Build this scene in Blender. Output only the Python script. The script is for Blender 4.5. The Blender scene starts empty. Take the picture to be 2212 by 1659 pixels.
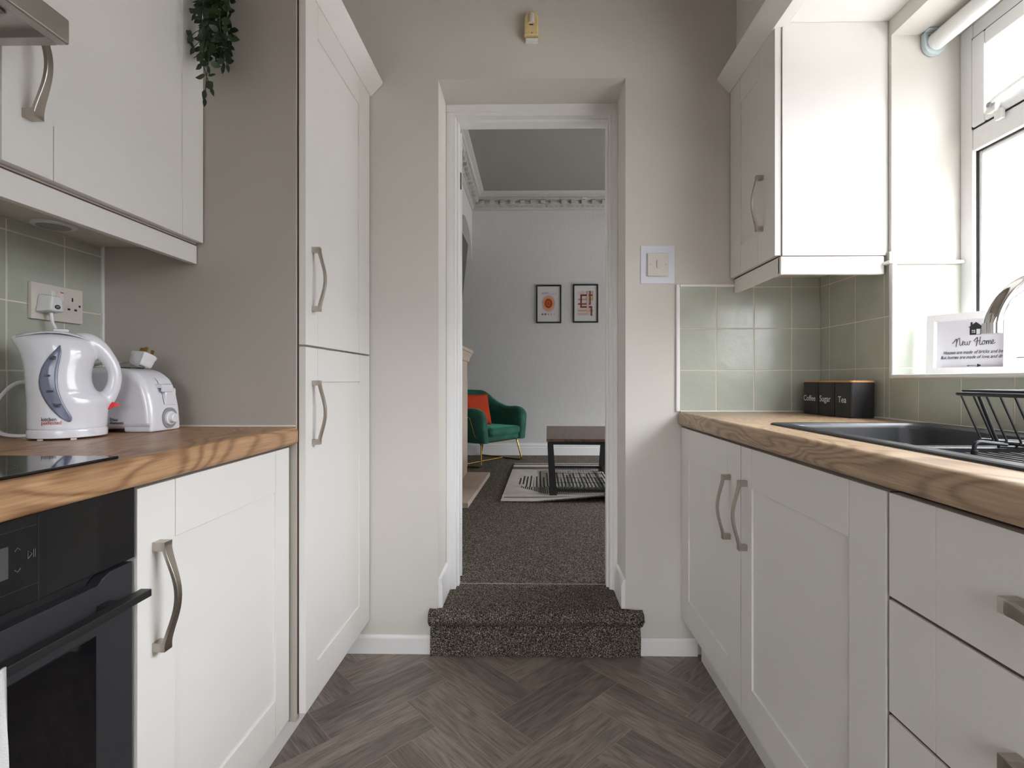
import bpy, bmesh, math, random
from mathutils import Vector, Matrix, noise
random.seed(7)
V = Vector
SC = bpy.context.scene
COL = SC.collection

# ---------------------------------------------------------------- camera, sky, light, exposure
cam_d = bpy.data.cameras.new('camera'); cam = bpy.data.objects.new('camera', cam_d); COL.objects.link(cam)
cam.location = (0, 0, 1.071)
cam.rotation_euler = (math.pi/2, 0, 0.0158)
cam_d.sensor_fit = 'HORIZONTAL'; cam_d.sensor_width = 36
cam_d.lens = 36*1100/2212
cam_d.shift_x = -(1132.6-1106)/2212
cam_d.shift_y = (822-829.5)/2212
cam_d.clip_start = 0.02
SC.camera = cam
SC.view_settings.view_transform = 'Standard'; SC.view_settings.look = 'None'
SC.view_settings.gamma = 1; SC.view_settings.use_curve_mapping = False
SC.view_settings.exposure = 0.24
w = bpy.data.worlds.new('sky'); SC.world = w; w.use_nodes = True
nt = w.node_tree
bg = nt.nodes['Background']
bg.inputs[0].default_value = (0.94, 0.968, 1.0, 1); bg.inputs[1].default_value = 1.0
# overcast sky: dim towards the horizon, bright overhead, dark ground below
_tc = nt.nodes.new('ShaderNodeTexCoord'); _sp = nt.nodes.new('ShaderNodeSeparateXYZ'); nt.links.new(_tc.outputs['Generated'], _sp.inputs[0])
_cv = nt.nodes.new('ShaderNodeFloatCurve'); _cv.mapping.use_clip = True
_m1 = nt.nodes.new('ShaderNodeMapRange'); _m1.inputs[1].default_value = -1; _m1.inputs[2].default_value = 1
_c = _cv.mapping.curves[0]; _c.points[0].location = (0, .02); _c.points[1].location = (1, 1)
for _x, _y in ((.49, .04), (.51, .15), (.62, .34), (.8, .8)): _c.points.new(_x, _y)
_cv.mapping.update()
_mu = nt.nodes.new('ShaderNodeMath'); _mu.operation = 'MULTIPLY'; _mu.inputs[1].default_value = 26
nt.links.new(_sp.outputs[2], _m1.inputs[0]); nt.links.new(_m1.outputs[0], _cv.inputs['Value']); nt.links.new(_cv.outputs[0], _mu.inputs[0]); nt.links.new(_mu.outputs[0], bg.inputs[1])
cyc = getattr(SC, 'cycles', None)
if cyc:
    cyc.max_bounces = 10; cyc.diffuse_bounces = 7; cyc.glossy_bounces = 4; cyc.transparent_max_bounces = 8
    cyc.sample_clamp_indirect = 6; cyc.use_denoising = True

def area(name, loc, rot, sx, sy, power, col=(1, 1, 1), portal=False):
    l = bpy.data.lights.new(name, 'AREA'); l.shape = 'RECTANGLE'; l.size = sx; l.size_y = sy
    l.energy = power; l.color = col
    if portal: l.cycles.is_portal = True
    o = bpy.data.objects.new(name, l); COL.objects.link(o); o.location = loc; o.rotation_euler = rot
    return o
H = math.pi/2
area('daylight_portal', (1.45, 0.85, 1.62), (0, H, 0), 1.1, 1.55, 1, portal=True)          # kitchen window
area('daylight_portal', (3.66, 4.25, 1.35), (0, H, 0), 1.65, 3.35, 1, portal=True)             # lounge window
area('daylight_portal', (-0.05, -2.12, 1.4), (-H, 0, 0), 1.3, 1.5, 1, portal=True)         # window added behind the camera for fill

# ---------------------------------------------------------------- materials
MATS = {}
def mat(name, col, rough=0.5, metal=0.0, spec=0.5, coat=0.0, bump=None, var=None, **kw):
    m = bpy.data.materials.new(name); m.use_nodes = True; MATS[name] = m
    t = m.node_tree; b = t.nodes['Principled BSDF']
    b.inputs['Base Color'].default_value = (*col, 1); b.inputs['Roughness'].default_value = rough
    b.inputs['Metallic'].default_value = metal; b.inputs['Specular IOR Level'].default_value = spec
    b.inputs['Coat Weight'].default_value = coat
    tc = t.nodes.new('ShaderNodeTexCoord')
    def noise_n(scale, detail=3, vec=None, sc3=None):
        n = t.nodes.new('ShaderNodeTexNoise'); n.inputs['Scale'].default_value = scale; n.inputs['Detail'].default_value = detail
        src = tc.outputs['Object']
        if sc3:
            mp = t.nodes.new('ShaderNodeMapping'); mp.inputs['Scale'].default_value = sc3
            t.links.new(src, mp.inputs[0]); src = mp.outputs[0]
        t.links.new(src, n.inputs['Vector']); return n
    if bump:      # (scale, strength, distance[, axis scaling])
        n = noise_n(bump[0], 4, sc3=bump[3] if len(bump) > 3 else None)
        bp = t.nodes.new('ShaderNodeBump'); bp.inputs['Strength'].default_value = bump[1]; bp.inputs['Distance'].default_value = bump[2]
        t.links.new(n.outputs[0], bp.inputs['Height']); t.links.new(bp.outputs[0], b.inputs['Normal'])
    if var:       # (scale, other colour, lo, hi[, axis scaling])
        n = noise_n(var[0], 5, sc3=var[4] if len(var) > 4 else None)
        r = t.nodes.new('ShaderNodeMapRange'); r.inputs[1].default_value = var[2]; r.inputs[2].default_value = var[3]
        mx = t.nodes.new('ShaderNodeMix'); mx.data_type = 'RGBA'
        mx.inputs[6].default_value = (*col, 1); mx.inputs[7].default_value = (*var[1], 1)
        t.links.new(n.outputs[0], r.inputs[0]); t.links.new(r.outputs[0], mx.inputs[0]); t.links.new(mx.outputs[2], b.inputs['Base Color'])
    return m

M = {}
M['cab'] = mat('satin_cream_paint', (.73, .71, .685), .42, bump=(900, .03, .001))
M['cabin'] = mat('cabinet_carcass', (.60, .57, .53), .5)
M['gapw'] = mat('chipboard_and_gap_shade', (.10, .05, .03), .8)  # chipboard edges; also dark strips standing for shade in door and drawer gaps
M['wall'] = mat('plaster_paint', (.635, .607, .565), .75, bump=(9, .10, .01), var=(2.2, (.615, .587, .545), .35, .65))
M['gloss'] = mat('white_gloss_paint', (.80, .79, .79), .28, bump=(30, .05, .004))
M['ceil'] = mat('white_ceiling_paint', (.78, .77, .74), .8)
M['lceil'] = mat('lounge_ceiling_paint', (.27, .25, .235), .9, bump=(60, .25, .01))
M['upvc'] = mat('white_upvc', (.82, .82, .82), .25)
M['nickel'] = mat('brushed_nickel', (.46, .42, .37), .30, 1.0, bump=(400, .12, .001, (1, 1, .05)))
M['steel'] = mat('brushed_steel', (.50, .47, .45), .38, 1.0, bump=(300, .1, .001, (1, .04, 1)))
M['chrome'] = mat('chrome', (.82, .82, .83), .05, 1.0)
M['black'] = mat('black_satin', (.012, .012, .013), .42)
M['blackglass'] = mat('black_glass', (.004, .004, .005), .04, spec=.6)
M['blackm'] = mat('matt_black_enamel', (.012, .012, .014), .5)
M['tableleg'] = mat('matt_black_table_steel', (.007, .007, .008), .65)
M['charcoal'] = mat('charcoal_enamel', (.022, .023, .028), .45)
M['sink'] = mat('black_composite', (.020, .021, .025), .40, bump=(700, .15, .0008), var=(28, (.032, .033, .038), .55, .75))
M['wplastic'] = mat('white_plastic', (.74, .74, .80), .16, coat=.3)
M['wplug'] = mat('soft_white_plastic', (.72, .72, .73), .3)
M['socket'] = mat('ivory_plastic', (.62, .58, .53), .35)
M['switchfr'] = mat('pale_blue_white_acrylic', (.70, .71, .80), .2)
M['pir'] = mat('yellowed_plastic', (.72, .56, .29), .4, var=(40, (.62, .47, .23), .4, .7))
M['greyd'] = mat('grey_plastic', (.28, .28, .29), .35)
M['window_strip'] = mat('smoky_water_gauge', (.17, .185, .27), .15)
M['ink'] = mat('black_ink', (.015, .014, .016), .6)
M['inkred'] = mat('red_ink', (.55, .02, .03), .6)
M['red'] = mat('red_plastic', (.62, .02, .02), .3)
M['white_ink'] = mat('white_ink', (.75, .75, .75), .6)
M['grey_ink'] = mat('grey_ink', (.12, .12, .13), .5)
M['brass'] = mat('brass_pins', (.42, .24, .07), .35, 1.0)
M['gold'] = mat('gold_metal', (.55, .34, .10), .22, 1.0)
M['bronze'] = mat('aged_bronze', (.14, .09, .05), .4, .8)
M['velvet'] = mat('green_velvet', (.004, .062, .040), .75, var=(9, (.010, .105, .070), .45, .7))
M['velvet'].node_tree.nodes['Principled BSDF'].inputs['Sheen Weight'].default_value = .6
M['velvet'].node_tree.nodes['Principled BSDF'].inputs['Sheen Tint'].default_value = (.1, .5, .35, 1)
M['orange'] = mat('orange_knit', (.60, .055, .012), .9, bump=(90, 1.0, .02))
M['stone'] = mat('limestone', (.56, .45, .37), .5, var=(5, (.50, .40, .33), .4, .7))
M['tvblack'] = mat('television_black', (.006, .006, .007), .25)
M['leaf'] = mat('dark_green_leaf', (.010, .026, .004), .5, var=(30, (.020, .052, .007), .4, .7))
M['stem'] = mat('plant_stem', (.012, .030, .010), .6)
M['pot'] = mat('white_pot', (.7, .7, .68), .4)
M['paper'] = mat('print_paper', (.66, .65, .70), .6)
M['mount'] = mat('picture_mount', (.60, .59, .60), .7)
M['framew'] = mat('white_frame', (.80, .80, .79), .35)
M['towel'] = mat('cotton_towel', (.62, .61, .62), .95, bump=(500, .6, .003))
M['rubber'] = mat('black_rubber', (.01, .01, .01), .7)
M['candle'] = mat('candle_wax', (.75, .52, .38), .5)
M['seal'] = mat('white_sealant', (.74, .72, .70), .4)
M['bamboo'] = mat('bamboo_lid', (.42, .20, .07), .45, var=(60, (.50, .26, .10), .4, .6, (1, 12, 1)))
M['rooftile'] = mat('neighbour_roof_slate', (.10, .11, .12), .8)
M['render_w'] = mat('neighbour_render', (.75, .75, .75), .9)
M['ground'] = mat('yard_paving', (.35, .34, .32), .9)
M['greyd2'] = mat('faint_grey_line', (.035, .035, .037), .3)
M['screenglow'] = mat('oven_display', (.06, .065, .07), .3)
M['tabletop'] = mat('rustic_brown_board', (.105, .055, .034), .33, var=(4, (.16, .085, .05), .4, .65, (6, 1, 1)))
M['brown_edge'] = mat('rustic_brown_edge', (.13, .06, .03), .5, var=(30, (.05, .022, .012), .4, .6))

def wood(name, light, dark, rough, scale, along, coat=.0):
    """oak laminate: long grain with cathedral figuring; along = axis index of the grain"""
    m = bpy.data.materials.new(name); m.use_nodes = True; t = m.node_tree; b = t.nodes['Principled BSDF']
    b.inputs['Roughness'].default_value = rough; b.inputs['Coat Weight'].default_value = coat
    tc = t.nodes.new('ShaderNodeTexCoord'); mp = t.nodes.new('ShaderNodeMapping')
    s = [scale]*3; s[along] = scale*.27; mp.inputs['Scale'].default_value = s
    t.links.new(tc.outputs['Object'], mp.inputs[0])
    n1 = t.nodes.new('ShaderNodeTexNoise'); n1.inputs['Scale'].default_value = 1.1; n1.inputs['Detail'].default_value = 1.5; n1.inputs['Distortion'].default_value = .7
    t.links.new(mp.outputs[0], n1.inputs['Vector'])
    mul = t.nodes.new('ShaderNodeMath'); mul.operation = 'MULTIPLY'; mul.inputs[1].default_value = 150
    t.links.new(n1.outputs[0], mul.inputs[0])
    sn = t.nodes.new('ShaderNodeMath'); sn.operation = 'SINE'; t.links.new(mul.outputs[0], sn.inputs[0])
    mp2 = t.nodes.new('ShaderNodeMapping'); s2 = [scale*45]*3; s2[along] = scale*1.6; mp2.inputs['Scale'].default_value = s2
    t.links.new(tc.outputs['Object'], mp2.inputs[0])
    n2 = t.nodes.new('ShaderNodeTexNoise'); n2.inputs['Scale'].default_value = 1; n2.inputs['Detail'].default_value = 4
    t.links.new(mp2.outputs[0], n2.inputs['Vector'])
    r0 = t.nodes.new('ShaderNodeMapRange'); r0.inputs[1].default_value = -1; r0.inputs[2].default_value = 1; t.links.new(sn.outputs[0], r0.inputs[0])
    pw = t.nodes.new('ShaderNodeMath'); pw.operation = 'POWER'; pw.inputs[1].default_value = 2.2; t.links.new(r0.outputs[0], pw.inputs[0])
    r1 = t.nodes.new('ShaderNodeMath'); r1.operation = 'MULTIPLY'; r1.inputs[1].default_value = .46; t.links.new(pw.outputs[0], r1.inputs[0])
    ad = t.nodes.new('ShaderNodeMath'); ad.operation = 'MULTIPLY_ADD'; ad.inputs[1].default_value = .9
    t.links.new(n2.outputs[0], ad.inputs[0]); t.links.new(r1.outputs[0], ad.inputs[2])
    cr = t.nodes.new('ShaderNodeValToRGB'); cr.color_ramp.elements[0].position = .3; cr.color_ramp.elements[1].position = 1.0
    cr.color_ramp.elements[0].color = (*light, 1); cr.color_ramp.elements[1].color = (*dark, 1)
    t.links.new(ad.outputs[0], cr.inputs[0]); t.links.new(cr.outputs[0], b.inputs['Base Color'])
    bp = t.nodes.new('ShaderNodeBump'); bp.inputs['Strength'].default_value = .15; bp.inputs['Distance'].default_value = .001
    t.links.new(n2.outputs[0], bp.inputs['Height']); t.links.new(bp.outputs[0], b.inputs['Normal'])
    return m
M['oak'] = wood('oak_laminate', (.46, .275, .145), (.215, .105, .048), .38, 6.0, 1)
M['oakr'] = wood('oak_laminate_pale', (.46, .325, .205), (.225, .145, .088), .40, 6.0, 1)

def plank_mat():
    m = bpy.data.materials.new('taupe_oak_planks'); m.use_nodes = True; t = m.node_tree; b = t.nodes['Principled BSDF']
    b.inputs['Roughness'].default_value = .42
    uv = t.nodes.new('ShaderNodeUVMap'); at = t.nodes.new('ShaderNodeAttribute'); at.attribute_name = 'tone'
    mp = t.nodes.new('ShaderNodeMapping'); mp.inputs['Scale'].default_value = (1.6, 9, 1); t.links.new(uv.outputs[0], mp.inputs[0])
    n1 = t.nodes.new('ShaderNodeTexNoise'); n1.inputs['Scale'].default_value = 1.4; n1.inputs['Detail'].default_value = 2; t.links.new(mp.outputs[0], n1.inputs['Vector'])
    mu = t.nodes.new('ShaderNodeMath'); mu.operation = 'MULTIPLY'; mu.inputs[1].default_value = 40; t.links.new(n1.outputs[0], mu.inputs[0])
    sn = t.nodes.new('ShaderNodeMath'); sn.operation = 'SINE'; t.links.new(mu.outputs[0], sn.inputs[0])
    mp2 = t.nodes.new('ShaderNodeMapping'); mp2.inputs['Scale'].default_value = (14, 190, 1); t.links.new(uv.outputs[0], mp2.inputs[0])
    n2 = t.nodes.new('ShaderNodeTexNoise'); n2.inputs['Scale'].default_value = 1; n2.inputs['Detail'].default_value = 4; t.links.new(mp2.outputs[0], n2.inputs['Vector'])
    a = t.nodes.new('ShaderNodeMath'); a.operation = 'MULTIPLY_ADD'; a.inputs[1].default_value = .10; t.links.new(sn.outputs[0], a.inputs[0]); t.links.new(n2.outputs[0], a.inputs[2])
    cr = t.nodes.new('ShaderNodeValToRGB'); e = cr.color_ramp.elements; e[0].position = .22; e[1].position = .76
    e[0].color = (.116, .094, .080, 1); e[1].color = (.272, .227, .196, 1); t.links.new(a.outputs[0], cr.inputs[0])
    mx = t.nodes.new('ShaderNodeMix'); mx.data_type = 'RGBA'; mx.blend_type = 'MULTIPLY'; mx.inputs[0].default_value = 1
    t.links.new(cr.outputs[0], mx.inputs[6]); t.links.new(at.outputs['Color'], mx.inputs[7]); t.links.new(mx.outputs[2], b.inputs['Base Color'])
    bp = t.nodes.new('ShaderNodeBump'); bp.inputs['Strength'].default_value = .2; bp.inputs['Distance'].default_value = .001
    t.links.new(n2.outputs[0], bp.inputs['Height']); t.links.new(bp.outputs[0], b.inputs['Normal'])
    return m
M['plank'] = plank_mat()
M['groove'] = mat('plank_joint', (.34, .30, .27), .7)

def carpet_mat(name, a, c, b_, scale):
    m = bpy.data.materials.new(name); m.use_nodes = True; t = m.node_tree; b = t.nodes['Principled BSDF']
    b.inputs['Roughness'].default_value = 1; b.inputs['Specular IOR Level'].default_value = .1
    tc = t.nodes.new('ShaderNodeTexCoord')
    n = t.nodes.new('ShaderNodeTexNoise'); n.inputs['Scale'].default_value = scale; n.inputs['Detail'].default_value = 2; n.inputs['Roughness'].default_value = .7
    t.links.new(tc.outputs['Object'], n.inputs['Vector'])
    cr = t.nodes.new('ShaderNodeValToRGB'); e = cr.color_ramp.elements
    e[0].position = .40; e[0].color = (*a, 1); e[1].position = .66; e[1].color = (*b_, 1)
    x = cr.color_ramp.elements.new(.52); x.color = (*c, 1)
    t.links.new(n.outputs[0], cr.inputs[0]); t.links.new(cr.outputs[0], b.inputs['Base Color'])
    bp = t.nodes.new('ShaderNodeBump'); bp.inputs['Strength'].default_value = 1; bp.inputs['Distance'].default_value = .006
    t.links.new(n.outputs[0], bp.inputs['Height']); t.links.new(bp.outputs[0], b.inputs['Normal'])
    return m
M['carpet'] = carpet_mat('speckled_pile_carpet', (.020, .015, .011), (.100, .083, .066), (.50, .44, .37), 250)

def paper_wall():
    m = mat('ribbed_wallpaper', (.50, .505, .495), .8)
    t = m.node_tree; b = t.nodes['Principled BSDF']; tc = t.nodes.new('ShaderNodeTexCoord')
    mp = t.nodes.new('ShaderNodeMapping'); mp.inputs['Scale'].default_value = (160, 160, 14); t.links.new(tc.outputs['Object'], mp.inputs[0])
    n = t.nodes.new('ShaderNodeTexNoise'); n.inputs['Scale'].default_value = 1; n.inputs['Detail'].default_value = 3; t.links.new(mp.outputs[0], n.inputs['Vector'])
    bp = t.nodes.new('ShaderNodeBump'); bp.inputs['Strength'].default_value = .13; bp.inputs['Distance'].default_value = .004
    t.links.new(n.outputs[0], bp.inputs['Height']); t.links.new(bp.outputs[0], b.inputs['Normal'])
    r = t.nodes.new('ShaderNodeMapRange'); r.inputs[1].default_value = .4; r.inputs[2].default_value = .62
    mx = t.nodes.new('ShaderNodeMix'); mx.data_type = 'RGBA'; mx.inputs[6].default_value = (.575, .57, .56, 1); mx.inputs[7].default_value = (.60, .597, .59, 1)
    t.links.new(n.outputs[0], r.inputs[0]); t.links.new(r.outputs[0], mx.inputs[0]); t.links.new(mx.outputs[2], b.inputs['Base Color'])
    return m
M['wpaper'] = paper_wall()
def tile_mat(name, a, c):
    m = mat(name, a, .22, spec=.5, bump=(22, .35, .004), var=(7, c, .35, .68))
    b = m.node_tree.nodes['Principled BSDF']; b.inputs['Coat Weight'].default_value = .25; b.inputs['Coat Roughness'].default_value = .15
    return m
M['tile'] = tile_mat('sage_glazed_tile', (.375, .40, .335), (.43, .445, .385))
M['grout'] = mat('cream_grout', (.66, .59, .50), .8)
def glass():
    m = bpy.data.materials.new('window_glass'); m.use_nodes = True; t = m.node_tree
    t.nodes.remove(t.nodes['Principled BSDF']); out = t.nodes['Material Output']
    tr = t.nodes.new('ShaderNodeBsdfTransparent'); gl = t.nodes.new('ShaderNodeBsdfGlossy'); gl.inputs['Roughness'].default_value = .01
    mx = t.nodes.new('ShaderNodeMixShader'); mx.inputs[0].default_value = .05
    t.links.new(tr.outputs[0], mx.inputs[1]); t.links.new(gl.outputs[0], mx.inputs[2]); t.links.new(mx.outputs[0], out.inputs[0])
    return m
M['glass'] = glass()

# ---------------------------------------------------------------- mesh helpers
ORG = {}
def bm_new(): return bmesh.new()
def box(bm, x0, x1, y0, y1, z0, z1, bev=0, mi=0, seg=1, mtx=None):
    r = bmesh.ops.create_cube(bm, size=1)
    vs = r['verts']
    for v in vs: v.co = V(((x0+x1)/2+v.co.x*(x1-x0), (y0+y1)/2+v.co.y*(y1-y0), (z0+z1)/2+v.co.z*(z1-z0)))
    fs = list({f for v in vs for f in v.link_faces})
    for f in fs: f.material_index = mi
    if bev > 0:
        es = list({e for v in vs for e in v.link_edges})
        bv = bmesh.ops.bevel(bm, geom=es, offset=bev, segments=seg, affect='EDGES', profile=.5)
        nf = bv['faces']
        for f in nf: f.material_index = mi
        if mtx:
            allv = {v for f in fs if f.is_valid for v in f.verts} | {v for f in nf for v in f.verts}
            for v in allv: v.co = mtx @ v.co
    elif mtx:
        for v in vs: v.co = mtx @ v.co
def prism(bm, pts, axis, a0, a1, mi=0, bev=0, seg=2):
    """extrude a closed 2-D outline between a0 and a1 along axis 'x','y' or 'z'"""
    def P(p, a):
        if axis == 'x': return V((a, p[0], p[1]))
        if axis == 'y': return V((p[0], a, p[1]))
        return V((p[0], p[1], a))
    A = [bm.verts.new(P(p, a0)) for p in pts]; B = [bm.verts.new(P(p, a1)) for p in pts]
    n = len(pts); fs = [bm.faces.new(A), bm.faces.new(B)]
    for i in range(n): fs.append(bm.faces.new((A[i], A[(i+1) % n], B[(i+1) % n], B[i])))
    for f in fs: f.material_index = mi
    bmesh.ops.recalc_face_normals(bm, faces=fs)
    if bev:
        es = list(fs[0].edges)+list(fs[1].edges)
        r = bmesh.ops.bevel(bm, geom=es, offset=bev, segments=seg, affect='EDGES', profile=.5)
        for f in r['faces']: f.material_index = mi
def smooth_pts(pts, n=6, closed=False):
    P = [V(p) for p in pts]; out = []; m = len(P)
    for i in range(m if closed else m-1):
        if closed: a, b, c, d = P[(i-1) % m], P[i], P[(i+1) % m], P[(i+2) % m]
        else: a, b, c, d = P[max(i-1, 0)], P[i], P[i+1], P[min(i+2, m-1)]
        for k in range(n):
            t = k/n; t2 = t*t; t3 = t2*t
            out.append(.5*((2*b)+(-a+c)*t+(2*a-5*b+4*c-d)*t2+(-a+3*b-3*c+d)*t3))
    if not closed: out.append(P[-1])
    return out
def tube(bm, pts, r, seg=8, closed=False, mi=0, flat=1.0, up=None):
    P = [V(p) for p in pts]; n = len(P); rings = []
    T = []
    for i in range(n):
        a = P[(i-1) % n] if (closed or i > 0) else P[i]; b = P[(i+1) % n] if (closed or i < n-1) else P[i]
        T.append((b-a).normalized())
    u = V(up) if up else (V((0, 0, 1)) if abs(T[0].z) < .9 else V((1, 0, 0)))
    nrm = (u-T[0]*u.dot(T[0])).normalized()
    for i in range(n):
        nrm = (nrm-T[i]*nrm.dot(T[i])).normalized(); bi = T[i].cross(nrm)
        rr = r[i] if isinstance(r, (list, tuple)) else r
        rings.append([bm.verts.new(P[i]+nrm*(math.cos(2*math.pi*k/seg)*rr)+bi*(math.sin(2*math.pi*k/seg)*rr*flat)) for k in range(seg)])
    fs = []
    for i in range(n if closed else n-1):
        A = rings[i]; B = rings[(i+1) % n]
        for k in range(seg): fs.append(bm.faces.new((A[k], A[(k+1) % seg], B[(k+1) % seg], B[k])))
    if not closed: fs.append(bm.faces.new(rings[0][::-1])); fs.append(bm.faces.new(rings[-1]))
    for f in fs: f.material_index = mi
def lathe(bm, prof, c=(0, 0, 0), axis='z', seg=32, mi=0, mtx=None):
    """prof: list of (radius, height)"""
    rings = []
    for (r, h) in prof:
        ring = []
        for k in range(seg):
            a = 2*math.pi*k/seg
            if axis == 'z': p = V((r*math.cos(a), r*math.sin(a), h))
            elif axis == 'x': p = V((h, r*math.cos(a), r*math.sin(a)))
            else: p = V((r*math.sin(a), h, r*math.cos(a)))
            p += V(c)
            if mtx: p = mtx @ p
            ring.append(bm.verts.new(p))
        rings.append(ring)
    fs = []
    for A, B in zip(rings, rings[1:]):
        for k in range(seg): fs.append(bm.faces.new((A[k], A[(k+1) % seg], B[(k+1) % seg], B[k])))
    fs.append(bm.faces.new(rings[0][::-1])); fs.append(bm.faces.new(rings[-1]))
    for f in fs: f.material_index = mi
    bmesh.ops.recalc_face_normals(bm, faces=fs)
def loft(bm, rings, mi=0, cap=True, closed=True):
    R = [[bm.verts.new(p) for p in r] for r in rings]; fs = []; n = len(R[0])
    for A, B in zip(R, R[1:]):
        for k in range(n if closed else n-1): fs.append(bm.faces.new((A[k], A[(k+1) % n], B[(k+1) % n], B[k])))
    if cap: fs += [bm.faces.new(R[0][::-1]), bm.faces.new(R[-1])]
    for f in fs: f.material_index = mi
    bmesh.ops.recalc_face_normals(bm, faces=fs)
_fc = {}
def text(bm, s, o, r, u, size, mi=0, align='CENTER', shear=0, sx=1.0, depth=.0002):
    cu = bpy.data.curves.new('t', 'FONT'); cu.body = s; cu.size = size; cu.align_x = align; cu.shear = shear; cu.extrude = depth
    cu.resolution_u = 3
    ob = bpy.data.objects.new('t', cu); COL.objects.link(ob)
    bpy.context.view_layer.update()
    me = bpy.data.meshes.new_from_object(ob.evaluated_get(bpy.context.evaluated_depsgraph_get()))
    r = V(r).normalized(); u = V(u).normalized(); n = r.cross(u)
    mt = Matrix(((r.x*sx, u.x, n.x, o[0]), (r.y*sx, u.y, n.y, o[1]), (r.z*sx, u.z, n.z, o[2]), (0, 0, 0, 1)))
    me.transform(mt)
    k = len(bm.faces); bm.from_mesh(me); bm.faces.ensure_lookup_table()
    for f in bm.faces[k:]: f.material_index = mi
    bpy.data.objects.remove(ob); bpy.data.curves.remove(cu); bpy.data.meshes.remove(me)

def obj(name, bm, mats, parent=None, org=None, ang=38, smooth=True, local=False, wn=True):
    me = bpy.data.meshes.new(name)
    o_ = V(org) if org else (V((0, 0, 0)) if (parent is None or local) else V(ORG[parent.name]))
    if o_.length > 0: bmesh.ops.translate(bm, verts=bm.verts, vec=-o_)
    bm.normal_update(); bm.to_mesh(me); bm.free()
    if not isinstance(mats, (list, tuple)): mats = [mats]
    for m in mats: me.materials.append(M[m] if isinstance(m, str) else m)
    if smooth:
        for p in me.polygons: p.use_smooth = True
        me.set_sharp_from_angle(angle=math.radians(ang))
    ob = bpy.data.objects.new(name, me); COL.objects.link(ob)
    if smooth and wn:
        wm = ob.modifiers.new('flat faces', 'WEIGHTED_NORMAL'); wm.keep_sharp = True; wm.weight = 100
    if parent is not None:
        ob.parent = parent
        ORG[ob.name] = ORG.get(parent.name, (0, 0, 0)) if not local else (0, 0, 0)
    else:
        ob.location = o_; ORG[ob.name] = tuple(o_)
    return ob
def thing(name, label, cat, loc, group=None, rz=0):
    o = bpy.data.objects.new(name, None); COL.objects.link(o); o.location = loc; o.rotation_euler = (0, 0, rz)
    o.empty_display_size = .05
    o['label'] = label; o['category'] = cat
    if group: o['group'] = group
    ORG[o.name] = tuple(loc) if rz == 0 else (0, 0, 0)
    return o
def tag(o, label, cat, group=None):
    o['label'] = label; o['category'] = cat
    if group: o['group'] = group
    return o
def struct(name, bm, mats, parent=None, **k):
    o = obj(name, bm, mats, parent, **k)
    if parent is None: o['kind'] = 'structure'
    return o

# ---------------------------------------------------------------- room shell
ZC = 2.72          # kitchen ceiling
XL, XR = -1.222, 1.124
YE, YB = 2.0, -2.0
# kitchen floor: double herringbone planks as real pieces
def herringbone():
    bm = bm_new(); uvl = bm.loops.layers.uv.new('UVMap'); col = bm.loops.layers.float_color.new('tone')
    W = .0855; L = W*5; w2 = 2*W
    q = math.sqrt(.5); U = V((q, -q)); Vv = V((q, q)); B = V((-.299, 1.812)); u0 = B.dot(U); y0 = -B.dot(Vv)
    g = .0008
    def plank(cx0, cy0, cx1, cy1, horiz):
        pts = [(cx0+g, cy0+g), (cx1-g, cy0+g), (cx1-g, cy1-g), (cx0+g, cy1-g)]
        wp = []
        for (a, b) in pts:
            p = U*(u0+a)+Vv*(-(y0+b)); wp.append(p)
        cxm = sum(p.x for p in wp)/4; cym = sum(p.y for p in wp)/4
        if not (-1.5 < cxm < 1.45 and -2.3 < cym < 2.3): return
        t = random.uniform(.78, 1.25); tint = random.uniform(-.02, .025); ox = random.uniform(0, 60); oy = random.uniform(0, 60)
        vs = [bm.verts.new((p.x, p.y, 0.0)) for p in wp]; f = bm.faces.new(vs)
        if f.normal.z < 0: f.normal_flip()
        for lp in f.loops:
            i = vs.index(lp.vert); a, b = pts[i]
            uu, vv = ((a-cx0, b-cy0) if horiz else (b-cy0, a-cx0))
            lp[uvl].uv = (uu+ox, vv+oy); lp[col] = (t+tint, t, t-tint, 1)
    for s in range(-8, 9):
        for k in range(-30, 31):
            ox = k*w2+s*L; oy = k*w2-s*L
            for j in (0, 1):
                plank(ox, oy+j*W, ox+L, oy+(j+1)*W, True)
                plank(ox-w2+j*W, oy, ox-w2+(j+1)*W, oy+L, False)
    bmesh.ops.bisect_plane(bm, geom=bm.verts[:]+bm.edges[:]+bm.faces[:], plane_co=(0, YE, 0), plane_no=(0, 1, 0), clear_outer=True)
    bmesh.ops.bisect_plane(bm, geom=bm.verts[:]+bm.edges[:]+bm.faces[:], plane_co=(0, YB, 0), plane_no=(0, -1, 0), clear_outer=True)
    bmesh.ops.bisect_plane(bm, geom=bm.verts[:]+bm.edges[:]+bm.faces[:], plane_co=(XL, 0, 0), plane_no=(-1, 0, 0), clear_outer=True)
    bmesh.ops.bisect_plane(bm, geom=bm.verts[:]+bm.edges[:]+bm.faces[:], plane_co=(XR, 0, 0), plane_no=(1, 0, 0), clear_outer=True)
    for f in bm.faces:
        if f.normal.z < 0: f.normal_flip()
    box(bm, XL, XR, YB, YE, -.08, -.0006, mi=1)
    struct('floor', bm, ['plank', 'groove'], smooth=False)
herringbone()

# end wall with the doorway (0.3 m thick)
DL, DR, DT = -.370, .3645, 2.256
bm = bm_new()
box(bm, -1.5, DL, YE, 2.30, -.1, 3.35)
box(bm, DR, 1.5, YE, 2.30, -.1, 3.35)
box(bm, DL, DR, YE, 2.30, DT, 3.35)
wall_end = struct('wall_end', bm, 'wall', smooth=False)
bm = bm_new(); box(bm, XL-.15, XL, YB, 2.0, -.1, ZC+.1); struct('wall_left', bm, 'wall', smooth=False)
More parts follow.
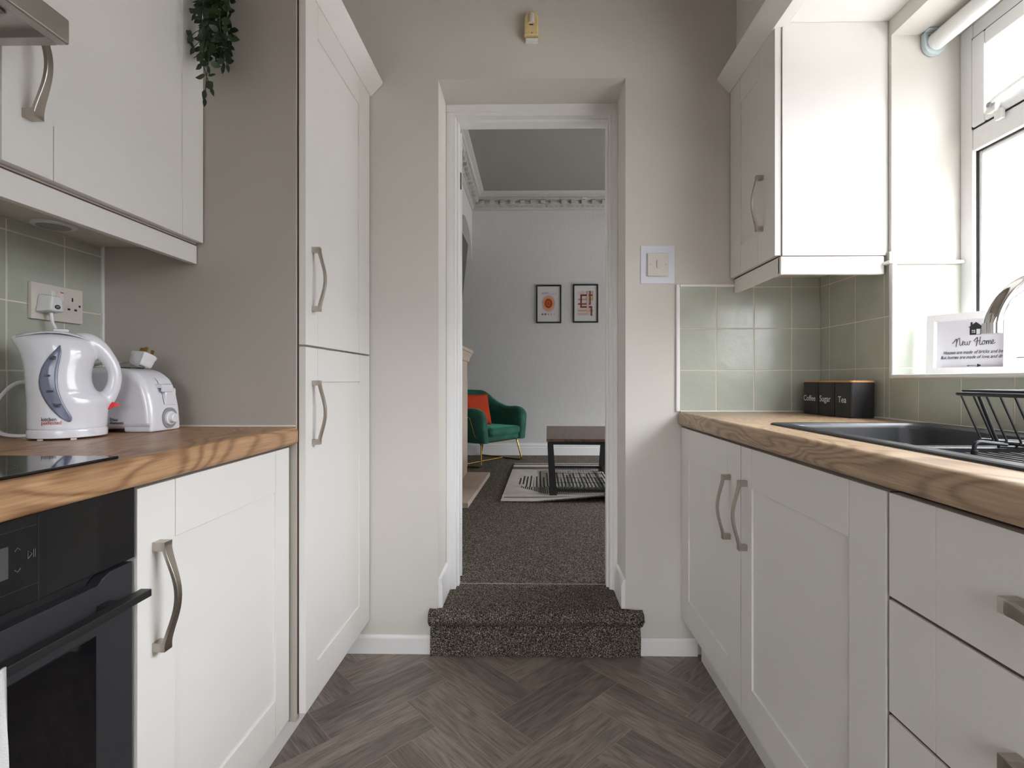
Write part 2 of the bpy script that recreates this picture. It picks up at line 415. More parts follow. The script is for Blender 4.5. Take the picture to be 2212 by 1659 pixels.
# right wall with window opening
WY0, WY1, WZ0, WZ1 = .10, 1.612, 1.086, 2.152
WX1 = 1.46
bm = bm_new()
box(bm, XR, WX1, YB, WY0, -.1, ZC+.1); box(bm, XR, WX1, WY1, 2.0, -.1, ZC+.1)
box(bm, XR, WX1, WY0, WY1, -.1, WZ0-.004); box(bm, XR, WX1, WY0, WY1, WZ1, ZC+.1)
wall_right = struct('wall_right', bm, 'wall', smooth=False)
# back wall with an opening for the added fill window
bm = bm_new()
box(bm, XL-.15, -.70, YB-.2, YB, -.1, ZC+.1); box(bm, .60, WX1, YB-.2, YB, -.1, ZC+.1); box(bm, -.70, .60, YB-.2, YB, 2.15, ZC+.1)
box(bm, -.70, .60, YB-.2, YB, -.1, .6)
struct('wall_back', bm, 'wall', smooth=False)
bm = bm_new(); box(bm, XL-.15, WX1, YB-.2, 2.0, ZC, ZC+.1); struct('ceiling', bm, mat('beige_dim_bounce_ceiling', (.42, .37, .32), .9), smooth=False)  # unseen ceiling; dark beige made up to dim bounce on the upper walls
bm = bm_new()
for (a, b, c, d) in ((-.70, -.64, .6, 2.15), (.54, .60, .6, 2.15), (-.64, .54, .6, .66), (-.64, .54, 2.09, 2.15), (-.08, -.02, .66, 2.09)):
    box(bm, a, b, YB-.12, YB-.06, c, d, .004)
w2 = struct('fill_window', bm, 'upvc'); bm = bm_new(); box(bm, -.66, .56, YB-.10, YB-.085, .62, 2.12); struct('pane', bm, 'glass', w2)  # unseen window, added to give frontal fill light

# bulkhead over the right-hand wall units and window
bm = bm_new(); box(bm, .795, XR, YB, 1.998, 2.2045, ZC); struct('trim_1', bm, 'ceil', smooth=False)

# baseboards of the end wall
def skirt(bm, x0, x1, y0, y1, z0, h, ax, t=.014):
    """simple skirting with rounded top; ax 'x' runs along x against plane y1, facing -y"""
    pr = [(y1, z0), (y1-t, z0), (y1-t, z0+h-.012), (y1-t+.003, z0+h-.004), (y1-t+.008, z0+h), (y1, z0+h)]
    prism(bm, pr, 'x', x0, x1)
bm = bm_new(); skirt(bm, -.74, -.397, 0, YE, 0, .070, 'x'); struct('baseboard_left', bm, 'gloss')
bm = bm_new(); skirt(bm, .418, .642, 0, YE, 0, .066, 'x'); struct('baseboard_right', bm, 'gloss')

# door lining: jambs, head and stops
bm = bm_new()
yj0, yj1 = 2.185, 2.305
JL, JR = -.330, .331
box(bm, DL, JL, yj0, yj1, .17, 2.208, .003, 0, 2); box(bm, JR, DR, yj0, yj1, .17, 2.208, .003, 0, 2)
box(bm, DL, DR, yj0, yj1, 2.208, DT, .003, 0, 2)
box(bm, DL, JL-.014, yj0-.006, yj0+.003, .17, 2.222, .003, 0, 2); box(bm, JR+.014, DR, yj0-.006, yj0+.003, .17, 2.222, .003, 0, 2)
box(bm, DL, DR, yj0-.006, yj0+.003, 2.2225, DT, .003, 0, 2)
box(bm, JL-.002, JL+.010, yj0+.03, yj0+.07, .17, 2.197, .003); box(bm, JR-.010, JR+.002, yj0+.03, yj0+.07, .17, 2.197, .003)
box(bm, JL-.002, JR+.002, yj0+.03, yj0+.07, 2.197, 2.21, .003)
struct('trim_2', bm, 'gloss')
# little skirtings returning into the reveal
bm = bm_new()
for s, x in ((1, DL), (-1, DR)):
    pr = [(x, .17), (x+s*.016, .17), (x+s*.016, .265), (x+s*.010, .285), (x, .290)]
    prism(bm, pr, 'y', 2.002, 2.186)
struct('baseboard_reveal', bm, 'gloss')

# door leaf, folded back into the lounge
th_d = math.radians(113)
door = struct('door_1', bm_new(), 'gloss', org=None)
me = door.data; bm = bm_new()
box(bm, 0, .74, 0, .028, 0, 2.01, .002)
for (z0, z1) in ((.18, .85), (1.0, 1.85)):
    for (x0, x1) in ((.10, .34), (.42, .66)):
        box(bm, x0, x1, .026, .030, z0, z1, .001); box(bm, x0, x1, -.002, .002, z0, z1, .001)
bm.to_mesh(me); bm.free()
door.location = (-.318, 2.3065, .185); door.rotation_euler = (0, 0, th_d)
for (hz, mm) in ((1.752, 'bronze'), (.222, 'gloss')):
    bm = bm_new(); box(bm, -.0022, .001, .004, .022, hz, hz+.076, .0005, 0)
    for dz in (.014, .038, .062): lathe(bm, [(.0035, -.0032), (.0030, -.0022)], (0, .013, hz+dz), 'x', 10, 1)
    h = obj('hinge', bm, [mm, 'gold' if mm == 'bronze' else 'ink'], door, local=True)
    h['label'] = 'aged bronze hinge' if mm == 'bronze' else 'hinge painted white'

# ---------------------------------------------------------------- lounge beyond the door
LF = .17; LC = 3.31; FY = 6.16; BX = -.731; AX = -1.45; RX = 3.4
bm = bm_new(); box(bm, AX-.2, RX+.2, 2.22, FY+.2, LF-.1, LF); struct('floor.001', bm, 'carpet', smooth=False)
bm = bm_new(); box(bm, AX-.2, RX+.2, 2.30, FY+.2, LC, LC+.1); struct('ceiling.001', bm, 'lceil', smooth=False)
bm = bm_new(); box(bm, AX-.2, RX+.2, FY, FY+.1, LF-.1, LC+.05); wf = struct('wall_far', bm, 'wpaper', smooth=False)
bm = bm_new()      # chimney breast and the arch bridging the alcove
box(bm, AX, BX, 3.2, 5.07, LF-.05, LC)
ayc, az, aa, ab = 5.60, 2.535, .53, .32
outl = [(5.07, LC), (5.07, az)]
for i in range(0, 25):
    a = math.pi-math.pi*i/24; outl.append((ayc+aa*math.cos(a), az+ab*math.sin(a)))
outl += [(FY, az), (FY, LC)]
prism(bm, outl, 'x', BX-.12, BX)
box(bm, AX-.1, AX, 2.3, FY, LF-.1, LC)
struct('wall_lounge_left', bm, 'wpaper', smooth=False)
bm = bm_new(); box(bm, BX-.10, BX+.012, FY-.022, FY, az-.014, az+.004, .003); struct('trim_3', bm, 'wpaper')
bm = bm_new()      # right wall of lounge with its window opening
box(bm, RX, RX+.2, 2.2, 2.6, LF-.1, LC); box(bm, RX, RX+.2, 5.9, FY+.1, LF-.1, LC)
box(bm, RX, RX+.2, 2.6, 5.9, LF-.1, .55); box(bm, RX, RX+.2, 2.6, 5.9, 2.15, LC)
box(bm, 1.5, RX+.2, 2.2, 2.3, LF-.1, LC); box(bm, AX-.1, -1.5, 2.2, 2.3, LF-.1, LC)
struct('wall_lounge_right', bm, 'wpaper', smooth=False)
bm = bm_new()
for (a, b, c, d) in ((2.6, 2.67, .55, 2.15), (5.83, 5.9, .55, 2.15), (2.67, 5.83, .55, .62), (2.67, 5.83, 2.08, 2.15), (4.22, 4.28, .62, 2.08)):
    box(bm, RX+.08, RX+.14, a, b, c, d, .004)
w3 = struct('window_3', bm, 'upvc'); bm = bm_new(); box(bm, RX+.10, RX+.112, 2.65, 5.85, .60, 2.1); struct('pane', bm, 'glass', w3)
# lounge skirting board
bm = bm_new()
pr = [(FY, LF), (FY-.022, LF), (FY-.022, LF+.095), (FY-.012, LF+.101), (FY-.012, LF+.106), (FY-.018, LF+.110), (FY-.018, LF+.122), (FY-.008, LF+.130), (FY-.008, LF+.140), (FY, LF+.144)]
prism(bm, pr, 'x', AX, RX); struct('baseboard_far', bm, 'gloss')
# ornate plaster cornice
bm = bm_new()
def corn(sgn_fn, axis, a0, a1):
    pr = [(0, 3.125), (.012, 3.125), (.014, 3.140), (.030, 3.150), (.034, 3.175), (.040, 3.185), (.046, 3.186), (.046, 3.225), (.092, 3.235),
          (.096, 3.255), (.112, 3.262), (.118, 3.285), (.150, 3.297), (.158, 3.31), (0, 3.31)]
    prism(bm, [sgn_fn(p) for p in pr], axis, a0, a1)
corn(lambda p: (FY-p[0], p[1]), 'x', BX+.0, RX)
corn(lambda p: (BX+p[0], p[1]), 'y', 2.30, FY)
x = BX+.10
while x < 1.0:
    box(bm, x, x+.052, FY-.088, FY-.046, 3.188, 3.226, .004); x += .1215
y = FY-.13
while y > 4.6:
    box(bm, BX+.046, BX+.088, y-.052, y, 3.188, 3.226, .004); y -= .1215
for row, (off, zz, rr) in enumerate(((.030, 3.166, .011), (.094, 3.246, .008))):
    x = BX+.06+row*.05
    st = .061 if row == 0 else .032
    while x < 1.0:
        bmesh.ops.create_icosphere(bm, subdivisions=1, radius=rr, matrix=Matrix.Translation((x, FY-off-.006, zz))); x += st
    y = FY-.08
    while y > 4.8:
        bmesh.ops.create_icosphere(bm, subdivisions=1, radius=rr, matrix=Matrix.Translation((BX+off+.006, y, zz))); y -= st
struct('trim_4', bm, mat('plaster_cornice', (.47, .455, .435), .8))

# ---------------------------------------------------------------- wall tiles
def tiles(name, parent, plane, c, us, zs, nd, thick=.007):
    """glazed tiles between joint lines us x zs; plane 'x' or 'y'; nd = direction the tiles face"""
    bm = bm_new(); g = .0016
    u0, u1, z0, z1 = us[0], us[-1], zs[0], zs[-1]
    f = c+nd*thick
    def bx(a0, a1, b0, b1, d0, d1, bev, mi):
        lo, hi = min(d0, d1), max(d0, d1)
        if plane == 'y': box(bm, a0, a1, lo, hi, b0, b1, bev, mi, 2)
        else: box(bm, lo, hi, a0, a1, b0, b1, bev, mi, 2)
    bx(u0, u1, z0, z1, c, c+nd*(thick-.0012), 0, 1)
    for a, b in zip(us, us[1:]):
        for p, q in zip(zs, zs[1:]): bx(a+g, b-g, p+g, q-g, c+nd*.001, f, .0016, 0)
    return struct(name, bm, ['tile', 'grout'], parent)
ZT = [.9505, 1.111, 1.2725, 1.434]
tiles('wall_tiles', wall_end, 'y', YE, [.5745, .7158, .8612, 1.0066, 1.118], ZT, -1)
tiles('wall_tiles', wall_end, 'y', YE, [.80, .8612, 1.0066, 1.118], [1.434, 1.475], -1)
tiles('wall_tiles', wall_right, 'x', XR, [1.612, 1.635, 1.7816, 1.9329, 1.993], ZT, -1)
tiles('wall_tiles', wall_right, 'x', XR, [1.612, 1.7816, 1.9329, 1.993], [1.434, 1.475], -1)
tiles('wall_tiles', wall_right, 'x', XR, [.0, .17, .317, .464, .611, .758, .905, 1.052, 1.199, 1.346, 1.493, 1.612], [.9505, 1.078], -1)
wl = bpy.data.objects['wall_left']
tiles('wall_tiles', wl, 'x', XL, [.275, .4227, .5697, .7167, .8637, 1.0107, 1.1577, 1.3047, 1.418], [.940, 1.0945, 1.2571, 1.4197, 1.447], 1)
# tiles on the window reveal
bm = bm_new()
tiles('wall_tiles', wall_right, 'y', WY1, [1.128, 1.274, 1.335], [1.090, 1.111, 1.2725, 1.432], -1)
# white edge trims, sealant
bm = bm_new()
box(bm, .560, .5745, YE-.011, YE, .950, 1.447, .004, 0, 2)
box(bm, .5745, .80, YE-.011, YE, 1.4345, 1.4465, .004, 0, 2)
struct('tile_trim', bm, 'gloss', wall_end)
bm = bm_new()
box(bm, XR-.010, XR+.006, 1.594, 1.612, 1.076, 1.436, .005, 0, 3)        # reveal corner bead
box(bm, XR-.012, 1.335, WY0, 1.606, 1.078, 1.090, .004, 0, 3)       # sill
box(bm, XR-.022, 1.335, 1.590, 1.632, 1.434, 1.444, .004, 0, 2)
struct('window_sill', bm, 'gloss', wall_right)
bm = bm_new()
box(bm, .575, 1.112, YE-.011, YE-.006, .9495, .954, .001); struct('sealant', bm, 'seal', wall_end)
bm = bm_new()
box(bm, XR-.012, XR-.006, 0, 1.99, .9495, .954, .001); struct('sealant', bm, 'seal', wall_right)
bm = bm_new(); box(bm, XL+.002, XL+.0125, 1.416, 1.4223, .941, 1.448, .001); struct('sealant', bm, 'seal', wl)

# ---------------------------------------------------------------- window and outside
FX = 1.335
bm = bm_new()
def fr(x0, x1, y0, y1, z0, z1, b=.005, mi=0): box(bm, x0, x1, y0, y1, z0, z1, b, mi, 2)
wy1, wy0, wz0, wz1 = WY1, WY0, 1.088, WZ1
fr(FX, FX+.06, wy1-.045, wy1, wz0, wz1); fr(FX, FX+.06, wy0, wy0+.045, wz0, wz1)
fr(FX, FX+.06, wy0+.0455, wy1-.0455, wz1-.045, wz1); fr(FX, FX+.06, wy0+.0455, wy1-.0455, wz0, wz0+.045); fr(FX, FX+.06, wy0+.0455, wy1-.0455, 1.766, 1.832)
win = struct('window_1', bm, 'upvc')
bm = bm_new()
def gask(x, y0, y1, z0, z1, t=.0016):
    fr(x, x+.006, y0, y0+t, z0, z1, 0); fr(x, x+.006, y1-t, y1, z0, z1, 0); fr(x, x+.006, y0+t, y1-t, z0, z0+t, 0); fr(x, x+.006, y0+t, y1-t, z1-t, z1, 0)
gask(FX+.012, wy0+.045, wy1-.045, wz0+.045, 1.766, .0022); gask(FX-.002, .858, wy1-.0452, 1.832, wz1-.0455, .0035)
struct('gasket', bm, 'rubber', win)
bm = bm_new()
for (a, b, c, d) in ((wy1-.059, wy1-.047, wz0+.047, 1.764), (wy0+.047, wy0+.059, wz0+.047, 1.764), (wy0+.059, wy1-.059, wz0+.047, wz0+.059), (wy0+.059, wy1-.059, 1.752, 1.764)): fr(FX+.018, FX+.045, a, b, c, d, .003)
struct('glazing_bead', bm, 'upvc', win)
bm = bm_new()
sy1, sy0, sz0, sz1 = wy1-.049, .86, 1.834, wz1-.049
for (a, b, c, d) in ((sy1-.045, sy1, sz0, sz1), (sy0, sy0+.045, sz0, sz1), (sy0+.045, sy1-.045, sz0, sz0+.032), (sy0+.045, sy1-.045, sz1-.045, sz1)):
    fr(FX-.008, FX+.045, a, b, c, d, .006)
struct('sash', bm, 'upvc', win)
bm = bm_new(); fr(FX+.03, FX+.034, wy0+.04, wy1-.04, wz0+.04, 1.77, 0); fr(FX+.03, FX+.034, sy0+.03, sy1-.03, sz0+.02, sz1-.03, 0)
struct('pane', bm, 'glass', win)
bm = bm_new()     # peg stay / handle at the sash foot
fr(FX-.026, FX-.008, 1.462, 1.492, 1.838, 1.872, .004)
tube(bm, smooth_pts([(FX-.020, 1.485, 1.862), (FX-.028, 1.45, 1.868), (FX-.030, 1.40, 1.872), (FX-.028, 1.34, 1.878)], 5), .006, 8, flat=1.6)
lathe(bm, [(.007, -.006), (.006, .0)], (FX-.028, 1.475, 1.858), 'x', 12, 1)
fr(FX-.016, FX-.002, 1.455, 1.478, 1.812, 1.842, .003)
struct('window_latch', bm, ['upvc', 'greyd'], win)
# roller blind
rb = thing('roller_blind', 'white rolled-up roller blind in the top of the window reveal', 'blind', (1.245, 1.60, 2.12))
bm = bm_new(); lathe(bm, [(.026, .13), (.026, 1.592)], (1.247, 0, 2.118), 'y', 32); obj('blind_roll', bm, 'framew', rb)
bm = bm_new()
prism(bm, [(1.213, 2.151), (1.213, 2.118)]+[(1.247-.034*math.cos(q), 2.115-.034*math.sin(q)) for q in [math.pi*k/14 for k in range(1, 14)]]+[(1.281, 2.12), (1.279, 2.151)], 'y', 1.594, 1.610, 0, .002)
box(bm, 1.213, 1.281, 1.575, 1.61, 2.146, 2.1515, .001)
for (a, b) in ((1.224, 2.135), (1.238, 2.140), (1.250, 2.139)): box(bm, a, a+.006, 1.5925, 1.5945, b, b+.004, 0, 1)
obj('bracket', bm, [mat('translucent_blue_white_plastic', (.52, .60, .63), .3), 'greyd'], rb)

# house seen through the window, yard
bm = bm_new(); box(bm, 1.5, 14, -8, 12, -.25, -.15); struct('ground', bm, 'ground', smooth=False)
nb = thing('neighbouring_house', 'pale rendered house with grey slate roof beyond the window', 'house', (9, 5.5, -.15))
bm = bm_new(); box(bm, 8, 13, 4.5, 10, -.15, 2.25); box(bm, 7.99, 8, 5.2, 6.2, .9, 1.9, 0, 0); obj('house_wall', bm, 'render_w', nb, smooth=False)
bm = bm_new(); prism(bm, [(4.2, 2.15), (10.3, 2.15), (10.3, 2.3), (7.25, 3.4), (4.2, 2.3)], 'x', 7.8, 13.2); obj('roof', bm, 'rooftile', nb, smooth=False)
fa = bm_new()
for i in range(9): box(fa, 2.9, 4.7, 3.5, 3.56, 2.55+i*.16, 2.69+i*.16, .006)
box(fa, 2.9, 4.7, 3.56, 3.7, 2.4, 4.1)
fo = struct('trim_5', fa, 'render_w')

# ---------------------------------------------------------------- kitchen fittings: doors and handles
def bow_handle(parent, p, n, a, L=.185, h=.030, w=.017, name='handle'):
    """curved strap handle: centre p on the surface, outward normal n, long axis a"""
    p, n, a = V(p), V(n).normalized(), V(a).normalized(); s = a.cross(n); bm = bm_new()
    N = 25; rings = []
    for i in range(N):
        t = i/(N-1); sb = math.sin(math.pi*t)
        out = .019+(h-.012)*(sb**1.6); ww = (w*(1-.42*sb))/2; tt = .0032+.0004*sb
        c = p+a*((t-.5)*L)
        rings.append([c+n*(out+tt)+s*ww*.8, c+n*(out+tt*.8)+s*ww, c+n*(out-tt)+s*ww, c+n*(out-tt)-s*ww, c+n*(out+tt*.8)-s*ww, c+n*(out+tt)-s*ww*.8])
    loft(bm, rings)
    for t0, t1 in ((-.004, .078), (.922, 1.004)):
        r = []
        for d in (0, .0229):
            r.append([p+a*((q-.5)*L)+n*d+s*ww_*w/2*.97 for q, ww_ in ((t0, -1), (t1, -1), (t1, 1), (t0, 1))])
        loft(bm, r)
    return obj(name, bm, 'nickel', parent)

def shaker(name, parent, xf, sg, y0, y1, z0, z1, st=(.09, .09), rt=.108, rb=.10, th=.02, drawer=False, rec=.005):
    """shaker front lying in a plane x = xf, facing direction sg (+1/-1) along x; st = stile widths (near, far)"""
    bm = bm_new(); xb = xf-sg*th
    a, b = min(xf, xb), max(xf, xb)
    e = .0013; g_ = .0010
    def bx(p0, p1, q0, q1, f=0.0, bev=e):
        xx = xf-sg*f; box(bm, min(xx, xb), max(xx, xb), p0, p1, q0, q1, bev, 0, 2)
    bx(y0, y0+st[0], z0, z1); bx(y1-st[1], y1, z0, z1)
    if drawer:
        bx(y0+st[0]+g_, y1-st[1], z0, z1)
    else:
        bx(y0+st[0]+g_, y1-st[1]-g_, z1-rt, z1); bx(y0+st[0]+g_, y1-st[1]-g_, z0, z0+rb)
        bx(y0+st[0]-.002, y1-st[1]+.002, z0+rb-.002, z1-rt+.002, rec, 0)
    return obj(name, bm, 'cab', parent)

# tall larder unit on the left
YT = 1.4225
tall = thing('tall_cabinet', 'full-height off-white larder cabinet left of the doorway', 'cabinet', (-.93, 1.71, 0))
bm = bm_new(); box(bm, XL+.0105, -.662, YT+.019, 1.985, .12, 2.19); obj('carcass', bm, 'cabin', tall)
bm = bm_new(); box(bm, XL+.0105, -.664, YT, YT+.018, .11, 2.20, .001); e = obj('end_panel', bm, mat('taupe_end_panel', (.42, .385, .345), .33), tall); e['label'] = 'plain taupe side panel'
bm = bm_new(); box(bm, -.676, -.6655, YT+.003, 1.985, 1.160, 1.180); box(bm, -.6655, -.6615, YT+.005, YT+.010, .13, 2.19); obj('edge_and_gap_strip', bm, 'gapw', tall)  # dark strips stand for shade in the door split and panel gap
d = shaker('door', tall, -.640, 1, 1.4285, 1.992, 1.1725, 2.192, (.081, .121), .100, .103)
bow_handle(d, (-.640, 1.474, 1.365), (1, 0, 0), (0, 0, 1))
d = shaker('door', tall, -.640, 1, 1.4285, 1.992, .130, 1.1665, (.081, .112), .100, .105)
bow_handle(d, (-.640, 1.475, .978), (1, 0, 0), (0, 0, 1))
def cornice_prof(s, x): return [(x-s*.03, 2.192), (x+s*.004, 2.190), (x+s*.008, 2.194), (x+s*.048, 2.236), (x+s*.052, 2.244), (x+s*.044, 2.250), (x-s*.03, 2.250)]
bm = bm_new(); prism(bm, cornice_prof(1, -.640), 'y', YT-.02, 1.996); obj('cornice', bm, 'cab', tall)
bm = bm_new(); box(bm, -.745, -.727, .28, 1.996, 0, .1085, .001)
tag(obj('plinth_board', bm, 'cab', org=(-.735, 1.1, 0)), 'long off-white plinth along the floor under the left-hand cabinets', 'plinth')

# left base unit
lb = thing('base_cabinet', 'off-white base cabinet between the black oven and tall larder', 'cabinet', (-.95, 1.15, .12))
bm = bm_new(); box(bm, XL+.002, -.704, .868, YT-.003, .12, .890); obj('carcass', bm, 'cabin', lb)
bm = bm_new(); box(bm, -.705, -.700, .870, 1.40, .884, .8915); obj('edge_and_gap_strip', bm, 'bamboo', lb)
d = shaker('door', lb, -.680, 1, .8665, 1.4135, .122, .884, (.093, .074), .110, .100)
bow_handle(d, (-.680, .9095, .683), (1, 0, 0), (0, 0, 1), .195, .034, .020)

# left worktop, rounded front edge
def worktop(name, x_back, x_front, y0, y1, z0, z1, m, cut=None, mi2=None):
    s = 1 if x_front > x_back else -1; R = .014; pr = [(x_back, z0), (x_back, z1)]
    for i in range(7): a = math.pi/2*(1-i/6); pr.append((x_front-s*R+s*R*math.cos(a), z1-R+R*math.sin(a)))
    for i in range(7): a = -math.pi/2*i/6; pr.append((x_front-s*R*.7+s*R*.7*math.cos(a), z0+R*.7+R*.7*math.sin(a)))
    bm = bm_new()
    if cut is None: prism(bm, pr, 'y', y0, y1)
    else:
        cx0, cx1, cy0, cy1 = cut
        prism(bm, pr, 'y', cy1, y1); prism(bm, pr, 'y', y0, cy0)
        box(bm, min(x_back, cx1), max(x_back, cx1), cy0, cy1, z0, z1)
        p2 = [(cx0, z0), (cx0, z1)]+pr[2:]; prism(bm, p2, 'y', cy0, cy1)
    return obj(name, bm, m, org=((x_back+x_front)/2, y0, z0))
tag(worktop('worktop', XL+.001, -.659, .28, YT-.001, .8925, .9415, 'oak'), 'oak-effect worktop holding the kettle and hob', 'worktop')
bm = bm_new(); box(bm, XL+.012, -.665, YT-.005, YT-.0005, .941, .9455, .001); tag(obj('sealant_strip', bm, 'seal', org=(-.94, YT, .943)), 'white sealant bead where worktop meets taupe larder side', 'sealant')

# hob
hob = thing('induction_hob', 'black glass hob set into the left worktop', 'hob', (-.88, .56, .9415))
bm = bm_new(); box(bm, -1.135, -.684, .30, .832, .9417, .9465, .0015, 0, 2); obj('glass_top', bm, 'blackglass', hob)
for (cx_, cy_, r_) in ((-.80, .66, .085), (-1.0, .66, .07), (-.80, .45, .07), (-1.0, .45, .085)):
    bm = bm_new()
    for k in range(40):
        a0, a1 = 2*math.pi*k/40, 2*math.pi*(k+1)/40
        vs = [bm.verts.new((cx_+r*math.cos(a), cy_+r*math.sin(a), .9467)) for r, a in ((r_, a0), (r_+.0012, a0), (r_+.0012, a1), (r_, a1))]
        bm.faces.new(vs)
    obj('zone_marking', bm, 'grey_ink', hob)

# oven
ov = thing('built_in_oven', 'black built-in oven under the left worktop', 'oven', (-.95, .57, .12))
oy0, oy1 = .30, .8605
bm = bm_new(); box(bm, XL+.01, -.705, oy0, oy1, .12, .889); obj('oven_body', bm, 'black', ov)
bm = bm_new(); box(bm, -.705, -.680, oy0, oy1, .769, .889, .0015, 0, 2); cp = obj('control_panel', bm, 'blackglass', ov)
bm = bm_new()
for q in ((.690, .6907, .769, .889), (.5, .689, .8735, .8740), (.5, .689, .7935, .7940)):
    b9 = bm_new(); box(b9, -.6802, -.6796, *q); obj('panel_line', b9, 'greyd2', cp)
def vpath(pts, r=.00045, mi=0): tube(bm, [(-.6795, a, b) for a, b in pts], r, 5, mi=mi)
vpath([(.6575, .846), (.6615, .850), (.6655, .846)]); vpath([(.6575, .822), (.6615, .818), (.6655, .822)])
vpath([(.6755, .8305), (.6755, .8415), (.681, .836), (.6755, .8305)]); vpath([(.6830, .8305), (.6830, .8415)]); vpath([(.6855, .8305), (.6855, .8415)])
obj('control_symbol', bm, 'grey_ink', cp)
bm = bm_new(); box(bm, -.6803, -.6793, .58, .6495, .814, .8555); obj('display', bm, 'screenglow', cp)
# oven door: right end of its top edge rises, the rest is cut lower; window opening
bm = bm_new()
dz0 = .135
prism(bm, [(oy0, dz0), (oy1, dz0), (oy1, .7615), (.815, .7615), (.800, .7545), (.792, .7475), (oy0, .7475)], 'x', -.704, -.684, 0, .0012, 1)
od = obj('oven_door', bm, 'charcoal', ov)
bm = bm_new(); box(bm, -.6845, -.6825, .38, .7869, .20, .672, .0006); obj('door_glass', bm, 'blackglass', od)
bm = bm_new()
box(bm, -.662, -.643, .32, .851, .707, .7195, .0015, 0, 2)
for yy in (.80, .36): box(bm, -.686, -.655, yy-.012, yy+.012, .7085, .7165, .001)
obj('handle', bm, 'black', od)
# towel over oven handle
bm = bm_new(); rows = []
for i in range(22):
    r = []
    for j in range(26):
        yy = .40+.205*j/25 + .018*(i/21)**1.3*(j/25); zz = .7255-.50*i/21
        r.append(V((-.6355+.006*math.sin(j*.9)+.004*math.sin(j*2.1+i*.3)+.0035*math.sin(i*.35), yy, zz)))
    rows.append(r)
loft(bm, rows, cap=False, closed=False)
r2 = [[p+V((-.0275-.0, 0, 0)) if i > 0 else p for p in r] for i, r in enumerate(rows)]
tw = obj('tea_towel', bm, 'towel', org=(-.64, .52, .72))
md = tw.modifiers.new('thick', 'SOLIDIFY'); md.thickness = .0035; md.offset = 1
bm = bm_new()
tube(bm, [(-.6355, .40, .7245), (-.640, .40, .7245)], .002, 6); bm.free()
tag(tw, 'pale cotton tea towel hanging over the oven handle', 'towel')

# left wall unit
lw = thing('wall_cabinet', 'off-white wall cabinet above the kettle beside the larder', 'cabinet', (-1.07, 1.15, 1.44))
bm = bm_new(); box(bm, XL+.001, -.947, .868, YT-.003, 1.4475, 2.19); obj('carcass', bm, 'cabin', lw)
d = shaker('door', lw, -.926, 1, .8745, 1.4185, 1.457, 2.19, (.096, .083), .105, .107)
bow_handle(d, (-.926, .9185, 1.648), (1, 0, 0), (0, 0, 1), .195, .034, .020)
bm = bm_new(); box(bm, -.963, -.945, .868, YT-.002, 1.3985, 1.4495, .002, 0, 2); obj('pelmet', bm, 'cab', lw)
bm = bm_new(); box(bm, -.9462, -.9452, .872, YT-.006, 1.4500, 1.4525); obj('edge_and_gap_strip', bm, 'gapw', lw)
bm = bm_new(); lathe(bm, [(.040, -.006), (.043, -.004), (.043, 0), ], (-1.152, 1.208, 1.447), 'z', 32); lathe(bm, [(.031, -.0075), (.033, -.006)], (-1.152, 1.208, 1.447), 'z', 32, 1)
tag(obj('puck_light', bm, ['wplug', 'greyd'], org=(-1.152, 1.208, 1.447)), 'small round white light under the left wall cabinet', 'light')

# extractor hood
hd = thing('extractor_hood', 'stainless steel extractor hood at the upper left corner', 'hood', (-1.0, .6, 1.65))
HX, HY = -.797, .866
bm = bm_new()
z0, z1 = 1.648, 1.692
# fascia ring with rounded corner and recessed filter well
box(bm, HX-.022, HX, .30, HY, z0, z1, .004, 0, 3); box(bm, XL+.001, HX-.021, HY-.022, HY, z0+.0004, z1, .002, 0, 2); box(bm, XL+.001, HX-.021, .30, .322, z0, z1, .002)
box(bm, XL+.001, HX-.02, .32, HY-.02, z0+.012, z1, .001)
# sloping canopy above
loft(bm, [[V((XL+.001, .30, z1)), V((HX-.02, .30, z1)), V((HX-.02, HY-.01, z1)), V((XL+.001, HY-.01, z1))],
          [V((XL+.001, .44, z1+.16)), V((-1.02, .44, z1+.16)), V((-1.02, .70, z1+.16)), V((XL+.001, .70, z1+.16))]])
obj('canopy', bm, 'steel', hd)
bm = bm_new(); box(bm, -1.19, -.84, .36, .80, z0+.008, z0+.0125, .001); obj('grease_filter', bm, 'greyd', hd)
bm = bm_new(); lathe(bm, [(.006, 0), (.006, .004), (.004, .005)], (HX, .755, 1.672), 'x', 16); obj('button', bm, 'steel', hd)
bm = bm_new(); box(bm, XL+.001, -1.02, .44, .70, z1+.155, ZC, .001); obj('chimney', bm, 'steel', hd)

# ---------------------------------------------------------------- socket, plugs and cables
sk = thing('double_socket', 'ivory double plug socket on the green tiles behind the kettle', 'socket', (XL+.007, 1.277, 1.265))
SX = XL+.007
bm = bm_new(); box(bm, SX, SX+.010, 1.2065, 1.3465, 1.221, 1.3108, .002, 0, 2); pl = obj('face_plate', bm, 'socket', sk)
bm = bm_new()
for yy in (1.2625, 1.2845): box(bm, SX+.009, SX+.0115, yy-.005, yy+.005, 1.272, 1.296, .001)
obj('rocker', bm, 'wplug', sk)
bm = bm_new(); box(bm, SX+.0105, SX+.0118, 1.2803, 1.2886, 1.294, 1.2965); obj('red_mark', bm, 'red', sk)
bm = bm_new()
box(bm, SX+.009, SX+.0103, 1.3135, 1.3175, 1.277, 1.287); box(bm, SX+.009, SX+.0103, 1.3015, 1.3090, 1.2535, 1.2585); box(bm, SX+.009, SX+.0103, 1.3210, 1.3285, 1.2535, 1.2585)
lathe(bm, [(.0032, 0), (.0028, .0013)], (SX+.0095, 1.3365, 1.2675), 'x', 12)
obj('pin_hole', bm, 'ink', sk)
